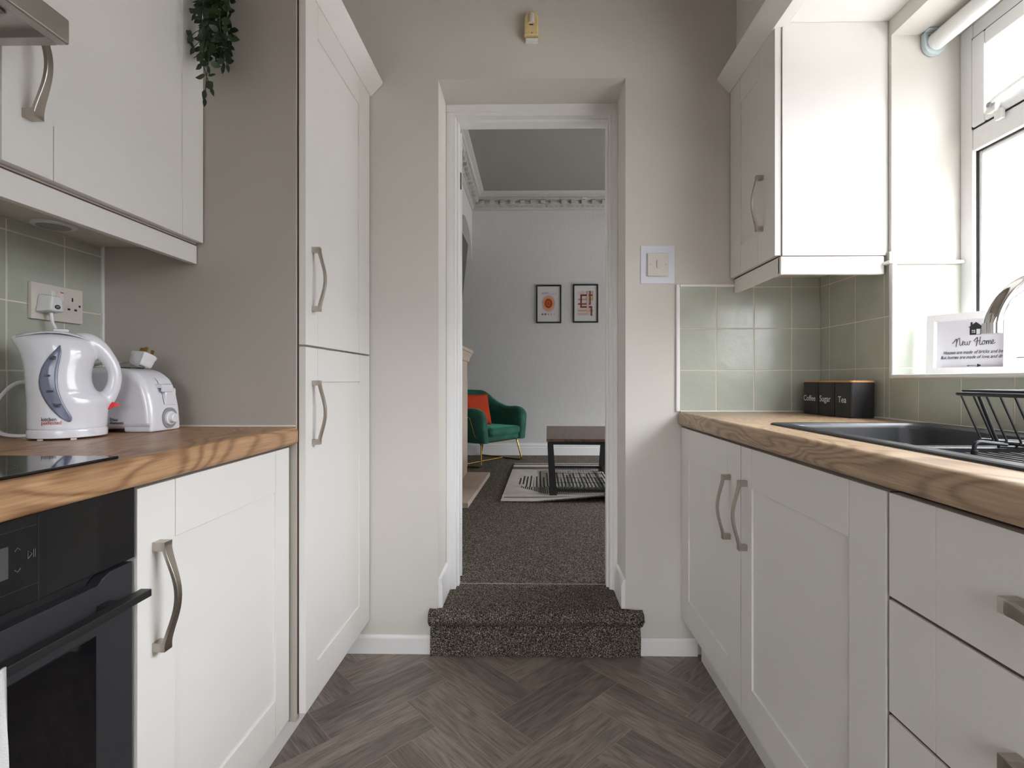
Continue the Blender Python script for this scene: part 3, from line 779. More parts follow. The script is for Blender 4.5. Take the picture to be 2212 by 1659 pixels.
def plug_mesh(mtx):
    """UK plug: local z out of the socket face, y up"""
    bm = bm_new(); sh = [(-.024, -.021), (.024, -.021), (.0255, -.010), (.020, .020), (.013, .026), (-.013, .026), (-.020, .020), (-.0255, -.010)]
    sh = [(p.x, p.y) for p in smooth_pts([(a, b, 0) for a, b in sh], 4, True)]
    sh = [(a*.80, b*.94) for a, b in sh]
    rings = []
    for (z, s) in ((0, .93), (.003, 1), (.009, 1.0), (.010, .95), (.022, .90), (.030, .86), (.033, .78), (.034, .6)): rings.append([mtx @ V((a*s, b*s, z)) for a, b in sh])
    loft(bm, rings); return bm
def plug_badge(mtx, z=.0345):
    bm = bm_new(); rings = [[mtx @ V((.0075*math.cos(t*math.pi/10), .0055*math.sin(t*math.pi/10)-.006, zz)) for t in range(20)] for zz in (z-.001, z)]
    loft(bm, rings)
    for dy in (-.0075, -.0045): 
        r = [[mtx @ V((a, b, zz)) for a, b in ((-.004, dy-.0004), (.004, dy-.0004), (.004, dy+.0004), (-.004, dy+.0004))] for zz in (z, z+.0003)]
        loft(bm, r, mi=1)
    return bm
# plug in the socket (faces +x)
mp_ = Matrix(((0, 0, 1, SX+.0102), (1, 0, 0, 1.2375), (0, 1, 0, 1.258), (0, 0, 0, 1)))
p1 = thing('mains_plug', 'white plug pushed into the left half of the socket', 'plug', (SX+.0102, 1.2375, 1.258))
obj('plug_body', plug_mesh(mp_), 'wplug', p1, ang=60); obj('badge', plug_badge(mp_), ['ink', 'white_ink'], p1)
bm = bm_new(); tube(bm, smooth_pts([(SX+.028, 1.2375, 1.238), (SX+.029, 1.240, 1.215), (SX+.030, 1.247, 1.19), (SX+.022, 1.245, 1.10), (SX+.02, 1.235, 1.0), (SX+.03, 1.2, .948)], 6), .0038, 8)
obj('cable', bm, 'wplug', p1)
bm = bm_new(); tube(bm, smooth_pts([(-1.178, 1.235, 1.040), (-1.190, 1.195, 1.064), (-1.195, 1.155, 1.062), (-1.195, 1.115, 1.02), (-1.195, 1.105, .985), (-1.185, 1.115, .955), (-1.165, 1.130, .9462), (-1.130, 1.140, .9460)], 8), .0042, 8)
tag(obj('kettle_cable', bm, 'wplug', org=(-1.19, 1.12, .945)), 'white mains cable looping out to the left of the kettle', 'cable')

# ---------------------------------------------------------------- kettle
def ket_x(zx): return (zx-590)/3899*.745
def ket_z(zy): return (1528-zy)/3899*.972
kt = thing('electric_kettle', 'white jug kettle with smoky water gauge and loop handle', 'kettle', (-1.054, 1.141, .9416), rz=math.radians(40))
def prof_lr():
    L_ = [(1440, 230), (1200, 226), (1000, 214), (900, 204), (850, 196), (800, 182), (750, 164), (700, 138), (660, 110), (636, 92), (622, 105)]
    return L_
def interp(tab, y):
    tab = sorted(tab)
    if y <= tab[0][0]: return tab[0][1]
    for (a, b), (c, d) in zip(tab, tab[1:]):
        if y <= c: return b+(d-b)*(y-a)/(c-a)
    return tab[-1][1]
Ltab = prof_lr()+[(600, 175), (585, 235)]
Rtab = [(1440, 946), (1270, 962), (1215, 975), (1180, 965), (1150, 930), (1130, 890), (1090, 835), (1020, 806), (950, 802), (880, 815), (830, 835), (800, 850), (740, 848), (690, 825), (640, 790), (610, 720), (585, 620)]
Ttab = [(1440, .0665), (1200, .066), (1000, .063), (800, .058), (700, .055), (640, .050), (610, .040), (585, .020)]
bm = bm_new(); rings = []
for i in range(60):
    zy = 1440-(1440-588)*i/59
    xl, xr = ket_x(interp(Ltab, zy)), ket_x(interp(Rtab, zy)); t = interp(Ttab, zy)
    if zy < 950: t *= 1
    cxm = (xl+xr)/2; hx = (xr-xl)/2; ring = []
    for k in range(40):
        a = 2*math.pi*k/40; ca, sa = math.cos(a), math.sin(a)
        x = hx*math.copysign(abs(ca)**.95, ca); tt = t
        if ca < 0 and zy < 900: tt = t*(1-(900-zy)/300*.55*(-ca))       # spout narrows
        if ca > 0 and zy > 1100: tt = t*(1-.15*ca)
        ring.append(V((cxm+x, tt*math.copysign(abs(sa)**.95, sa), ket_z(zy))))
    rings.append(ring)
loft(bm, rings)
hp = [(640, 650, .020), (760, 664, .024), (850, 700, .020), (930, 775, .0165), (990, 860, .0145), (1018, 950, .0135), (1012, 1040, .014), (985, 1110, .0150), (940, 1175, .018), (880, 1230, .020)]
pp = smooth_pts([(ket_x(a), 0, ket_z(b)) for a, b, _ in hp], 5)
wd = [v.x for v in smooth_pts([(c, 0, 0) for _, _, c in hp], 5)]
tube(bm, pp, wd, 16, up=(0, 1, 0))
body = obj('kettle_body', bm, 'wplastic', kt, local=True, wn=False)
rm = body.modifiers.new('weld', 'REMESH'); rm.mode = 'VOXEL'; rm.voxel_size = .0028; rm.use_smooth_shade = True
sm = body.modifiers.new('even', 'SMOOTH'); sm.iterations = 8; sm.factor = .5
# lid: thin shell on top
bm = bm_new(); rings = []
tops = [(470, 553), (600, 571), (700, 592), (790, 625), (835, 648)]
for (a, b) in ((150, 612), (250, 589), (350, 573), (430, 566), (520, 566), (600, 574), (700, 594), (790, 626)):
    hw = .040*math.sin(math.pi*min(1, max(.12, (a-90)/800)))**.6
    rings.append([V((ket_x(a), hw*q, ket_z(b)+.0018*(1-q*q)-.0055*(q*q))) for q in (-1, -.8, -.5, 0, .5, .8, 1)])
loft(bm, rings, cap=False, closed=False)
box(bm, ket_x(455), ket_x(600), -.014, .014, ket_z(572), ket_z(545), .003, 0, 2)
lid = obj('lid', bm, 'wplastic', kt, local=True)
md = lid.modifiers.new('t', 'SOLIDIFY'); md.thickness = .0012
bm = bm_new(); lathe(bm, [(.066, .003), (.0695, .005), (.070, .018), (.068, .0225), (.055, .024)], (0, 0, 0), 'z', 48)
for a in (3.9, 4.9, 1.2, 2.4): box(bm, .06*math.cos(a)-.005, .06*math.cos(a)+.005, .06*math.sin(a)-.005, .06*math.sin(a)+.005, 0, .004)
obj('power_base', bm, 'wplastic', kt, local=True)
# gauge: crescent projected on the body's camera side
def surf_y(x, z):
    zy = 1528-z*3899/.972
    xl, xr = ket_x(interp(Ltab, zy)), ket_x(interp(Rtab, zy)); t = interp(Ttab, zy); c_ = (xl+xr)/2; h_ = (xr-xl)/2
    ca = max(-.999, min(.999, (x-c_)/h_))
    if ca < 0 and zy < 900: t *= (1-(900-zy)/300*.55*(-ca))
    return -t*math.sqrt(1-ca*ca)
gl_ = [(700, 532, 534), (760, 475, 541), (800, 440, 538), (850, 405, 528), (900, 378, 518), (960, 360, 511), (1020, 353, 511), (1080, 360, 518), (1140, 382, 534), (1200, 415, 558), (1260, 462, 592), (1300, 500, 618), (1330, 535, 634), (1355, 575, 634), (1370, 605, 622)]
bm = bm_new(); rows = []
for (zy, a, b) in gl_:
    r = []
    for q in range(7):
        x = ket_x(a+(b-a)*q/6); z = ket_z(zy); r.append(V((x, surf_y(x, z)-.0012, z)))
    rows.append(r)
loft(bm, rows, cap=False, closed=False)
g = obj('water_gauge', bm, 'window_strip', kt, local=True); md = g.modifiers.new('t', 'SOLIDIFY'); md.thickness = .0010; md.offset = 0
bm = bm_new()
def wrap_text(s, zx, zy, size, mi, align='CENTER', sx=.95):
    b2 = bm_new(); text(b2, s, (ket_x(zx), 0, ket_z(zy)), (1, 0, 0), (0, 0, 1), size, mi, align, 0, sx*.80)
    for v in b2.verts: v.co.y = surf_y(v.co.x, v.co.z)-.0026+v.co.y
    m_ = bpy.data.meshes.new('t'); b2.to_mesh(m_); b2.free(); bm.from_mesh(m_); bpy.data.meshes.remove(m_)
for (s, a, b) in (('1.7L', 466, 812), ('MAX', 474, 832), ('1.2L', 419, 972), ('0.8L', 441, 1108), ('0.5L', 500, 1225), ('MIN', 512, 1245)): bm = bm_new(); wrap_text(s, a, b, .0062, 0); obj('gauge_lettering', bm, 'ink', kt, local=True)
for (a, b) in ((489, 803), (442, 965), (470, 1100), (532, 1217)):
    bm = bm_new(); b2 = bm_new(); box(b2, ket_x(a)-.002, ket_x(a)+.002, -.0003, .0003, ket_z(b)-.0012, ket_z(b)+.0012)
    for v in b2.verts: v.co.y = surf_y(v.co.x, v.co.z)-.0026+v.co.y
    m_ = bpy.data.meshes.new('t'); b2.to_mesh(m_); b2.free(); bm.from_mesh(m_); bpy.data.meshes.remove(m_); obj('gauge_mark', bm, 'ink', kt, local=True)
for (a0, a1, b) in ((445, 500, 815), (392, 452, 975), (418, 478, 1111), (478, 542, 1228)):
    bm = bm_new(); b2 = bm_new(); box(b2, ket_x(a0), ket_x(a1), -.0002, .0002, ket_z(b), ket_z(b)+.0005)
    for v in b2.verts: v.co.y = surf_y(v.co.x, v.co.z)-.0026+v.co.y
    m_ = bpy.data.meshes.new('t'); b2.to_mesh(m_); b2.free(); bm.from_mesh(m_); bpy.data.meshes.remove(m_); obj('gauge_mark', bm, 'ink', kt, local=True)
bm = bm_new()
wrap_text('kitchen', 372, 1358, .0118, 0, 'LEFT', .92); wrap_text('perfected', 372, 1388, .0118, 1, 'LEFT', .92)
obj('lettering', bm, ['ink', 'inkred'], kt, local=True)
bm = bm_new(); loft(bm, [[V((ket_x(950), -.013, ket_z(1282))), V((ket_x(950), .013, ket_z(1282))), V((ket_x(985), .012, ket_z(1205))), V((ket_x(985), -.012, ket_z(1205)))],
                         [V((ket_x(1010), -.012, ket_z(1262))), V((ket_x(1010), .012, ket_z(1262))), V((ket_x(1020), .011, ket_z(1222))), V((ket_x(1020), -.011, ket_z(1222)))],
                         [V((ket_x(1072), -.008, ket_z(1247))), V((ket_x(1072), .008, ket_z(1247))), V((ket_x(1074), .008, ket_z(1236))), V((ket_x(1074), -.008, ket_z(1236)))]])
s_ = obj('switch', bm, 'red', kt, local=True); s_['label'] = 'red rocker switch'

# ---------------------------------------------------------------- toaster
ts = thing('toaster', 'white two-slot toaster with grey dial behind the kettle', 'toaster', (-1.07, 1.298, .9416))
TX0, TX1, TY0, TY1, TZ = -1.185, -.940, 1.242, 1.354, .9416
bm = bm_new()
pr = [(TX0+.010, TZ+.008), (TX0+.006, TZ+.05), (TX0+.010, TZ+.10), (TX0+.022, TZ+.132), (TX0+.045, TZ+.153), (TX0+.085, TZ+.162), (TX0+.13, TZ+.1625), (TX1-.080, TZ+.160),
      (TX1-.056, TZ+.154), (TX1-.038, TZ+.143), (TX1-.024, TZ+.128), (TX1-.012, TZ+.098), (TX1-.004, TZ+.060), (TX1-.001, TZ+.025), (TX1-.002, TZ+.008)]
pr = pr[:1]+[(p.x, p.y) for p in smooth_pts([(a, b, 0) for a, b in pr[1:-1]], 4)]+pr[-1:]
def inset2(P, d):
    out = []; n = len(P)
    for i_ in range(n):
        a, b, c = V(P[i_-1]), V(P[i_]), V(P[(i_+1) % n]); e1 = (b-a).normalized(); e2 = (c-b).normalized()
        n1, n2 = V((e1.y, -e1.x)), V((e2.y, -e2.x)); m_ = (n1+n2)/(1+n1.dot(n2)); out.append(b+m_*d)
    return out
Rb = .017; rings = []
for k in range(7): a = H*k/6; rings.append([V((p.x, TY0+Rb*(1-math.sin(a)), p.y)) for p in inset2(pr, Rb*(1-math.cos(a)) if k < 6 else Rb)][:])
rings = rings[::-1]
rings = [[V((p.x, TY0+Rb*(1-math.cos(H*k/6)), p.y)) for p in inset2(pr, Rb*(1-math.sin(H*k/6)))] for k in range(7)]
rings += [[V((p.x, TY0+TY1-p.y, p.z)) for p in r] for r in rings[::-1]]
loft(bm, rings)
box(bm, TX1-.074, TX1-.003, TY0+.004, TY1-.004, TZ+.0005, TZ+.030, .006, 0, 3); box(bm, TX0+.012, TX0+.08, TY0+.004, TY1-.004, TZ+.0005, TZ+.030, .006, 0, 3)
obj('toaster_body', bm, 'wplastic', ts, ang=55)
bm = bm_new(); box(bm, TX0+.05, TX1-.085, 1.266, 1.284, TZ+.150, TZ+.1632, .0005); box(bm, TX0+.05, TX1-.085, 1.312, 1.330, TZ+.150, TZ+.1632, .0005); obj('bread_slot', bm, 'ink', ts)
def tfx(z):      # x of the end face at height z above the worktop
    tab = [(.002, TX1-.002), (.025, TX1-.001), (.060, TX1-.004), (.098, TX1-.012), (.128, TX1-.024), (.146, TX1-.040)]
    return interp(tab, z)
bm = bm_new()
rr = [[V((tfx(z)+.0012, yy, TZ+z)) for yy in (1.2915, 1.2930)] for z in (.068, .08, .098, .115, .128, .136)]
loft(bm, rr, cap=False, closed=False); obj('lever_slot', bm, 'ink', ts)
bm = bm_new(); box(bm, tfx(.115)-.004, tfx(.115)+.018, 1.280, 1.318, TZ+.110, TZ+.1205, .003, 0, 2); box(bm, tfx(.115)+.012, tfx(.115)+.020, 1.281, 1.317, TZ+.100, TZ+.1195, .003, 0, 2); obj('lever', bm, 'wplastic', ts)
bm = bm_new(); box(bm, tfx(.085)-.003, tfx(.085)+.006, 1.296, 1.335, TZ+.064, TZ+.110, .003); obj('lever_recess', bm, 'wplastic', ts)
bm = bm_new(); lathe(bm, [(.0265, -.006), (.0265, .0025), (.025, .0032)], (tfx(.032), 1.306, TZ+.033), 'x', 36); di = obj('dial_plate', bm, 'greyd', ts)
bm = bm_new(); lathe(bm, [(.018, .003), (.0175, .008), (.0125, .009), (.0118, .018), (.010, .0195)], (tfx(.032), 1.303, TZ+.033), 'x', 32); lathe(bm, [(.004, .003), (.0035, .0055)], (tfx(.032), 1.325, TZ+.037), 'x', 14); obj('dial_knob', bm, 'wplastic', ts)
bm = bm_new(); text(bm, 'Fine', (TX0+.145, TY0-.0004, TZ+.029), (1, 0, 0), (0, 0, 1), .0105, 0, 'LEFT', 0, .92); text(bm, 'elements', (TX0+.141, TY0-.0004, TZ+.0215), (1, 0, 0), (0, 0, 1), .0105, 0, 'LEFT', 0, .92)
box(bm, TX0+.1425, TX0+.1433, TY0-.0008, TY0+.0004, TZ+.028, TZ+.038)
obj('lettering', bm, 'ink', ts)
# toaster's own plug lying on top, pins up
mp2 = Matrix.Translation((-.990, 1.335, TZ+.185)) @ Matrix.Rotation(math.radians(12), 4, 'Y') @ Matrix(((0, -1, 0, 0), (1, 0, 0, 0), (0, 0, -1, 0), (0, 0, 0, 1))) 
mp2 = Matrix.Translation((-1.000, 1.298, TZ+.199)) @ Matrix.Rotation(math.radians(-18), 4, 'X') @ Matrix.Rotation(math.radians(8), 4, 'Y') @ Matrix(((0, -1, 0, 0), (-1, 0, 0, 0), (0, 0, -1, 0), (0, 0, 0, 1)))
p2 = thing('mains_plug', 'white plug lying pins-up on top of the toaster', 'plug', (-1.000, 1.298, TZ+.165))
obj('plug_body', plug_mesh(mp2), 'wplug', p2, ang=60); obj('badge', plug_badge(mp2), ['ink', 'white_ink'], p2)
bm = bm_new()
for (a, b, ww, hh) in ((0, .011, .002, .004), (-.011, -.009, .0035, .002), (.011, -.009, .0035, .002)): box(bm, a-ww, a+ww, b-hh, b+hh, -.014, .002, mtx=mp2)
obj('pin', bm, 'brass', p2)
bm = bm_new(); tube(bm, smooth_pts([mp2 @ V((0, .022, .006)), (-1.045, 1.298, TZ+.178), (-1.09, 1.295, TZ+.174), (-1.14, 1.31, TZ+.170), (-1.188, 1.34, TZ+.150), (-1.200, 1.37, TZ+.08), (-1.200, 1.375, TZ+.004)], 7), .0036, 8)
obj('cable', bm, 'wplug', p2)

# ---------------------------------------------------------------- trailing plant
pt = thing('trailing_plant', 'dark green trailing plant hanging over the left wall cabinet', 'plant', (-.97, 1.32, 2.19))
bm = bm_new(); lathe(bm, [(.035, 2.191), (.05, 2.26), (.052, 2.29), (.046, 2.29), (.044, 2.27)], (-.985, 1.33, 0), 'z', 24); obj('plant_pot', bm, 'pot', pt)
stems = bm_new(); leaves = bm_new()
def leaf(p, d, L, wd, up=None):
    d = d.normalized(); side = d.cross(V((random.uniform(-.4, .4), -1, random.uniform(-.4, .4)))).normalized(); nr = side.cross(d).normalized()
    if random.random() < .35: side = (side+nr*random.uniform(-1.2, 1.2)).normalized(); nr = side.cross(d).normalized()
    cols = []
    for t, wf in ((0, .06), (.15, .62), (.35, 1.0), (.6, .85), (.82, .42), (1.0, .03)):
        c = p+d*(L*t)-nr*(.12*L*math.sin(math.pi*t*.8)); cols.append([c-side*(wd*wf)+nr*.14*wd*wf, c, c+side*(wd*wf)+nr*.14*wd*wf])
    R = [[leaves.verts.new(q) for q in r] for r in cols]
    for A, B in zip(R, R[1:]):
        for k in (0, 1): leaves.faces.new((A[k], A[k+1], B[k+1], B[k]))
for i in range(11):
    sx_ = random.gauss(-.864, .019); sy_ = random.uniform(1.325, 1.385)
    end = random.choice([1.98, 1.94, 1.96, 1.915, 1.99, 2.0, 1.95]) if i > 1 else (1.812, 1.845)[i]
    ex = sx_+random.gauss(0, .012) if i > 1 else (-.848, -.853)[i]
    base = [(-.975, 1.33, 2.285), (-.93, (sy_+1.33)/2, 2.31), (sx_-.01, sy_, 2.26)]
    n_ = 7
    for j in range(1, n_+1):
        t = j/n_; base.append((sx_+(ex-sx_)*t+random.gauss(0, .0055), sy_+random.gauss(0, .004), 2.26+(end-2.26)*t))
    path = smooth_pts(base, 6); tube(stems, path, .0011, 5)
    s0 = 2.22
    for j in range(12, len(path)-1, 2 if i > 1 else 3):
        p = path[j]
        for sgn in (-1, 1):
            if random.random() < .80:
                zf = max(0, min(1, (p.z-1.85)/.2))
                d = V((sgn*random.uniform(.3, 1.0), random.uniform(-.5, .25), random.uniform(-1.0, .15)))
                L_ = random.uniform(.020, .031); leaf(p+d.normalized()*.004, d, L_, L_*.33)
    leaf(path[-1], path[-1]-path[-3], .024, .005)
for (ax, az_) in (((-.908), 1.992), (-.902, 1.962), (-.899, 2.052)):
    pth = smooth_pts([(-.868, 1.36, az_+.055), (-.885, 1.35, az_+.022), (ax+.006, 1.346, az_+.008), (ax, 1.345, az_)], 4); tube(stems, pth, .001, 5)
    leaf(pth[-1], V((-.5, 0, -.8)), .024, .0085); leaf(pth[-1], V((-.9, 0, .7)), .024, .0085)
obj('stem', stems, 'stem', pt); lv = obj('foliage', leaves, 'leaf', pt)

# ---------------------------------------------------------------- right side units
rbase = thing('base_cabinet', 'off-white double-door base cabinet under the sink side worktop', 'cabinet', (.85, 1.42, .14))
bm = bm_new(); box(bm, .605, XR-.002, .843, 1.995, .145, .897); obj('carcass', bm, 'cabin', rbase)
bm = bm_new(); box(bm, .5850, .6045, 1.4281, 1.4315, .15, .888); obj('edge_and_gap_strip', bm, 'gapw', rbase)  # dark filler painting the shade between the two doors
d = shaker('door', rbase, .581, -1, 1.4320, 1.9965, .149, .889, (.094, .090), .106, .100)
bow_handle(d, (.581, 1.508, .700), (-1, 0, 0), (0, 0, 1), .188, .030, .016)
d = shaker('door', rbase, .581, -1, .8460, 1.4275, .149, .889, (.098, .068), .106, .100)
bow_handle(d, (.581, 1.392, .705), (-1, 0, 0), (0, 0, 1), .188, .030, .016)
dr = thing('drawer_unit', 'off-white four-drawer unit at the right edge of the view', 'drawers', (.85, .55, .14))
bm = bm_new(); box(bm, .605, XR-.002, .30, .8415, .145, .897); obj('carcass', bm, 'cabin', dr)
bm = bm_new(); box(bm, .6025, .607, .30, .8425, .149, .893)
for z_ in (.7178, .5298, .3407): box(bm, .5845, .603, .303, .839, z_-.0022, z_+.0022)
box(bm, .5845, .603, .8400, .8425, .149, .890); obj('edge_and_gap_strip', bm, 'gapw', dr)  # dark backing and fillers put shade into the drawer gaps
for (z0, z1, hz) in ((.7205, .889, .806), (.5325, .7150, .6175), (.3435, .5270, .432), (.149, .338, .245)):
    d = shaker('drawer', dr, .581, -1, .302, .8395, z0, z1, (.09, .0965), drawer=True)
    bow_handle(d, (.581, .526, hz-.003), (-1, 0, 0), (0, 1, 0), .188, .030, .020)
bm = bm_new(); box(bm, .645, .663, .28, 1.955, 0, .146, .001)
tag(obj('plinth_board', bm, 'cab', org=(.65, 1.1, 0)), 'long off-white plinth along the floor under the right-hand cabinets', 'plinth')
bm = bm_new(); box(bm, .6645, .672, 1.5, 1.985, 0, .14); struct('plinth_gap_shade', bm, 'ink')  # black sheet standing for the shade in the gap beside the plinth
SXa, SXb, SYa, SYb = .655, 1.092, .36, 1.424
tag(worktop('worktop', XR-.008, .5665, .28, 1.9935, .8985, .9495, 'oakr', cut=(SXa+.012, SXb-.012, SYa+.012, SYb-.012)), 'oak-effect worktop holding the black sink', 'worktop')

# sink
snk = thing('kitchen_sink', 'black composite sink and drainer set in the right worktop', 'sink', (.87, .9, .95))
bm = bm_new()
def rrect(x0, x1, y0, y1, r, z, n=5):
    out = []
    for (cx_, cy_, a0) in ((x1-r, y1-r, 0), (x0+r, y1-r, H), (x0+r, y0+r, 2*H), (x1-r, y0+r, 3*H)):
        for k in range(n+1): a = a0+H*k/n; out.append(V((cx_+r*math.cos(a), cy_+r*math.sin(a), z)))
    return out
zt = .9555
by0 = .985
Rg = [rrect(SXa, SXb, SYa, SYb, .015, .9497), rrect(SXa+.001, SXb-.001, SYa+.001, SYb-.001, .015, zt-.002), rrect(SXa+.005, SXb-.005, SYa+.005, SYb-.005, .014, zt)]
loft(bm, Rg, cap=False)
# top surface: ring of frame pieces round the bowl and the drainer
bx0, bx1, by1 = SXa+.042, SXb-.062, SYb-.038
o1 = rrect(SXa+.005, SXb-.005, SYa+.005, SYb-.005, .014, zt)
def ringfill(A, B):
    a = [bm.verts.new(p) for p in A]; b = [bm.verts.new(p) for p in B]; n = len(a)
    for k in range(n): bm.faces.new((a[k], a[(k+1) % n], b[(k+1) % n], b[k]))
mid = rrect(SXa+.030, SXb-.050, SYa+.030, SYb-.028, .03, zt); low = rrect(SXa+.036, SXb-.056, SYa+.036, SYb-.034, .03, zt-.005)
ringfill(o1, mid); ringfill(mid, low); ringfill(low, [V((p.x, p.y, zt-.022)) for p in low])
# split the sunken area: bowl (far) and drainer (near)
bowl = rrect(SXa+.036, SXb-.056, by0, SYb-.034, .045, zt-.005, 7)
bowl_low = [rrect(SXa+.036, SXb-.056, by0, SYb-.034, .045, zt-.005, 7), rrect(SXa+.040, SXb-.060, by0+.004, SYb-.038, .05, zt-.014, 7), rrect(SXa+.052, SXb-.070, by0+.018, SYb-.052, .06, zt-.15, 7), rrect(SXa+.075, SXb-.095, by0+.045, SYb-.08, .06, zt-.172, 7)]
loft(bm, bowl_low, cap=False)
f = bm.faces.new([bm.verts.new(p) for p in bowl_low[-1]])
box(bm, SXa+.030, SXb-.050, SYa+.030, by0+.006, zt-.024, zt-.0185, 0)
# corner fillers so that the bowl's rounded corners meet the rim
for (cx_, cy_) in ((SXa+.036, SYb-.034), (SXb-.056, SYb-.034)):
    pass
def corner(cx_, cy_, sx_, sy_):
    r = .045; arc = [V((cx_+sx_*(r-r*math.cos(a)), cy_+sy_*(r-r*math.sin(a)), zt-.005)) for a in [H*k/7 for k in range(8)]]
    c = bm.verts.new((cx_, cy_, zt-.005)); vs = [bm.verts.new(p) for p in arc]
    for p, q in zip(vs, vs[1:]): bm.faces.new((c, p, q))
corner(SXa+.036, SYb-.034, 1, -1); corner(SXb-.056, SYb-.034, -1, -1); corner(SXa+.036, by0, 1, 1); corner(SXb-.056, by0, -1, 1)
# lip between the bowl and drainer, drainer ridges running lengthwise
box(bm, SXa+.034, SXb-.054, by0-.030, by0+.001, zt-.023, zt-.008, .002)
bmesh.ops.recalc_face_normals(bm, faces=bm.faces)
obj('sink_basin', bm, 'sink', snk, ang=30)
bm = bm_new()
x = SXa+.055
while x < SXb-.07:
    box(bm, x, x+.010, SYa+.05, by0-.035, zt-.020, zt-.0165, .0015, 0, 2); x += .0205
obj('drainer_ridge', bm, 'sink', snk)
bm = bm_new(); lathe(bm, [(.045, 0), (.045, .003), (.03, .004)], ((SXa+SXb)/2, 1.19, zt-.172), 'z', 28); o_ = obj('waste', bm, 'chrome', snk)

# tap
tp = thing('mixer_tap', 'chrome swan-neck tap arching over the black sink', 'tap', (1.045, .944, .9555))
bm = bm_new(); pts = [(1.056, .944, .9555), (1.056, .944, 1.05), (1.056, .944, 1.150)]
cxx, rr_ = .948, .108
for k in range(1, 17): a = math.pi*k/16; pts.append((cxx+rr_*math.cos(a), .944, 1.160+rr_*.93*math.sin(a)))
pts.append((.840, .944, 1.168))
tube(bm, smooth_pts(pts, 3), .0130, 20); tube(bm, [(.840, .944, 1.176), (.840, .944, 1.157)], .0142, 24)
obj('spout', bm, 'chrome', tp, ang=60)
bm = bm_new(); lathe(bm, [(.027, .9556), (.027, .962), (.020, .966), (.020, 1.02), (.014, 1.03)], (1.062, .944, 0), 'z', 28); obj('tap_base', bm, 'chrome', tp)
bm = bm_new(); tube(bm, [(1.062, .925, 1.0), (1.062, .86, 1.02)], .006, 10); obj('lever', bm, 'chrome', tp)

# dish rack
rk = thing('dish_rack', 'black wire dish rack standing on the sink drainer', 'dish rack', (.93, .78, .945))
fz = zt-.0165
bm = bm_new()
RX0, RX1, RY0, RY1, RZ = .799, 1.012, .46, .977, 1.046
tube(bm, rrect(RX0, RX1, RY0, RY1, .012, RZ), .0036, 8, closed=True)
tube(bm, rrect(RX0+.006, RX1-.006, RY0+.006, RY1-.006, .010, RZ+.006), .0022, 8, closed=True)
obj('rim', bm, 'blackm', rk)
bm = bm_new()
y = RY1-.013
while y > RY0+.01:
    tube(bm, smooth_pts([(RX0+.001, y, RZ), (RX0+.020, y-.001, RZ-.045), (RX0+.035, y-.002, .966), (RX0+.040, y-.002, .962), (.93, y-.002, .958), (RX1-.040, y-.002, .962), (RX1-.035, y-.002, .966), (RX1-.001, y, RZ)], 4), .0019, 6); y -= .0265
for xx in (.87, .955): tube(bm, [(xx, RY0+.01, .9555), (xx, RY1-.01, .9555)], .0022, 6)
obj('wire', bm, 'blackm', rk)
bm = bm_new()
tube(bm, smooth_pts([(RX0+.004, .930, RZ), (RX0+.022, .930, 1.0), (RX0+.038, .928, .958), (RX0+.05, .928, .952), (RX1-.05, .928, .952), (RX1-.03, .928, .97), (RX1-.004, .930, RZ)], 5), .0028, 8)
obj('cross_wire', bm, 'blackm', rk)
for (lx, ly) in ((.775, .905), (1.024, .905), (.775, .50), (1.024, .50)):
    s_ = 1 if lx < .9 else -1
    bm = bm_new(); tube(bm, smooth_pts([(lx+s_*.06, ly+.005, .958), (lx+s_*.03, ly+.003, .961), (lx+s_*.008, ly+.001, .963), (lx, ly, .957), (lx, ly, fz+.002)], 5), .0034, 8)
    lg = obj('leg', bm, 'blackm', rk)
    bm = bm_new(); lathe(bm, [(.0055, fz+.0002), (.0055, fz+.009), (.0045, fz+.010)], (lx, ly, 0), 'z', 14); obj('rubber_foot', bm, 'rubber', lg)

# canisters
cr_ = math.atan2(.036, .24)
def canister(word, i, lab):
    D, WY, HZ = .083, .0835, .1155
    base = V((1.022, 1.650, .9497)); dirv = V((-.15*.99, .99, 0)).normalized()
    # row direction leans slightly away from the wall
    o = thing('storage_canister', lab, 'canister', tuple(base+V((-math.sin(.07)*.0875*i, math.cos(.07)*.0875*i, 0))), 'black lidded canisters on the right worktop', rz=.07)
    bm = bm_new(); loft(bm, [rrect(s, D-s, s, WY-s, .010, z) for s, z in ((.002, 0), (0, .003), (0, HZ-.001), (.001, HZ))]); obj('canister_body', bm, 'blackm', o, local=True)
    bm = bm_new(); loft(bm, [rrect(-.001+s, D+.001-s, -.001+s, WY+.001-s, .011, z) for s, z in ((0, HZ), (-.0, HZ+.0045), (.0015, HZ+.006))]); obj('lid', bm, 'bamboo', o, local=True)
    bm = bm_new(); text(bm, word, (-.0004, WY*.50, HZ*.42), (0, -1, 0), (0, 0, 1), .0300 if len(word) < 6 else .0285, 0, 'CENTER', 0, .90); obj('lettering', bm, 'white_ink', o, local=True)
canister('Tea', 0, 'black canister marked Tea, nearest of the row')
canister('Sugar', 1, 'black canister marked Sugar, in the middle of the row')
canister('Coffee', 2, 'black canister marked Coffee, nearest the corner')

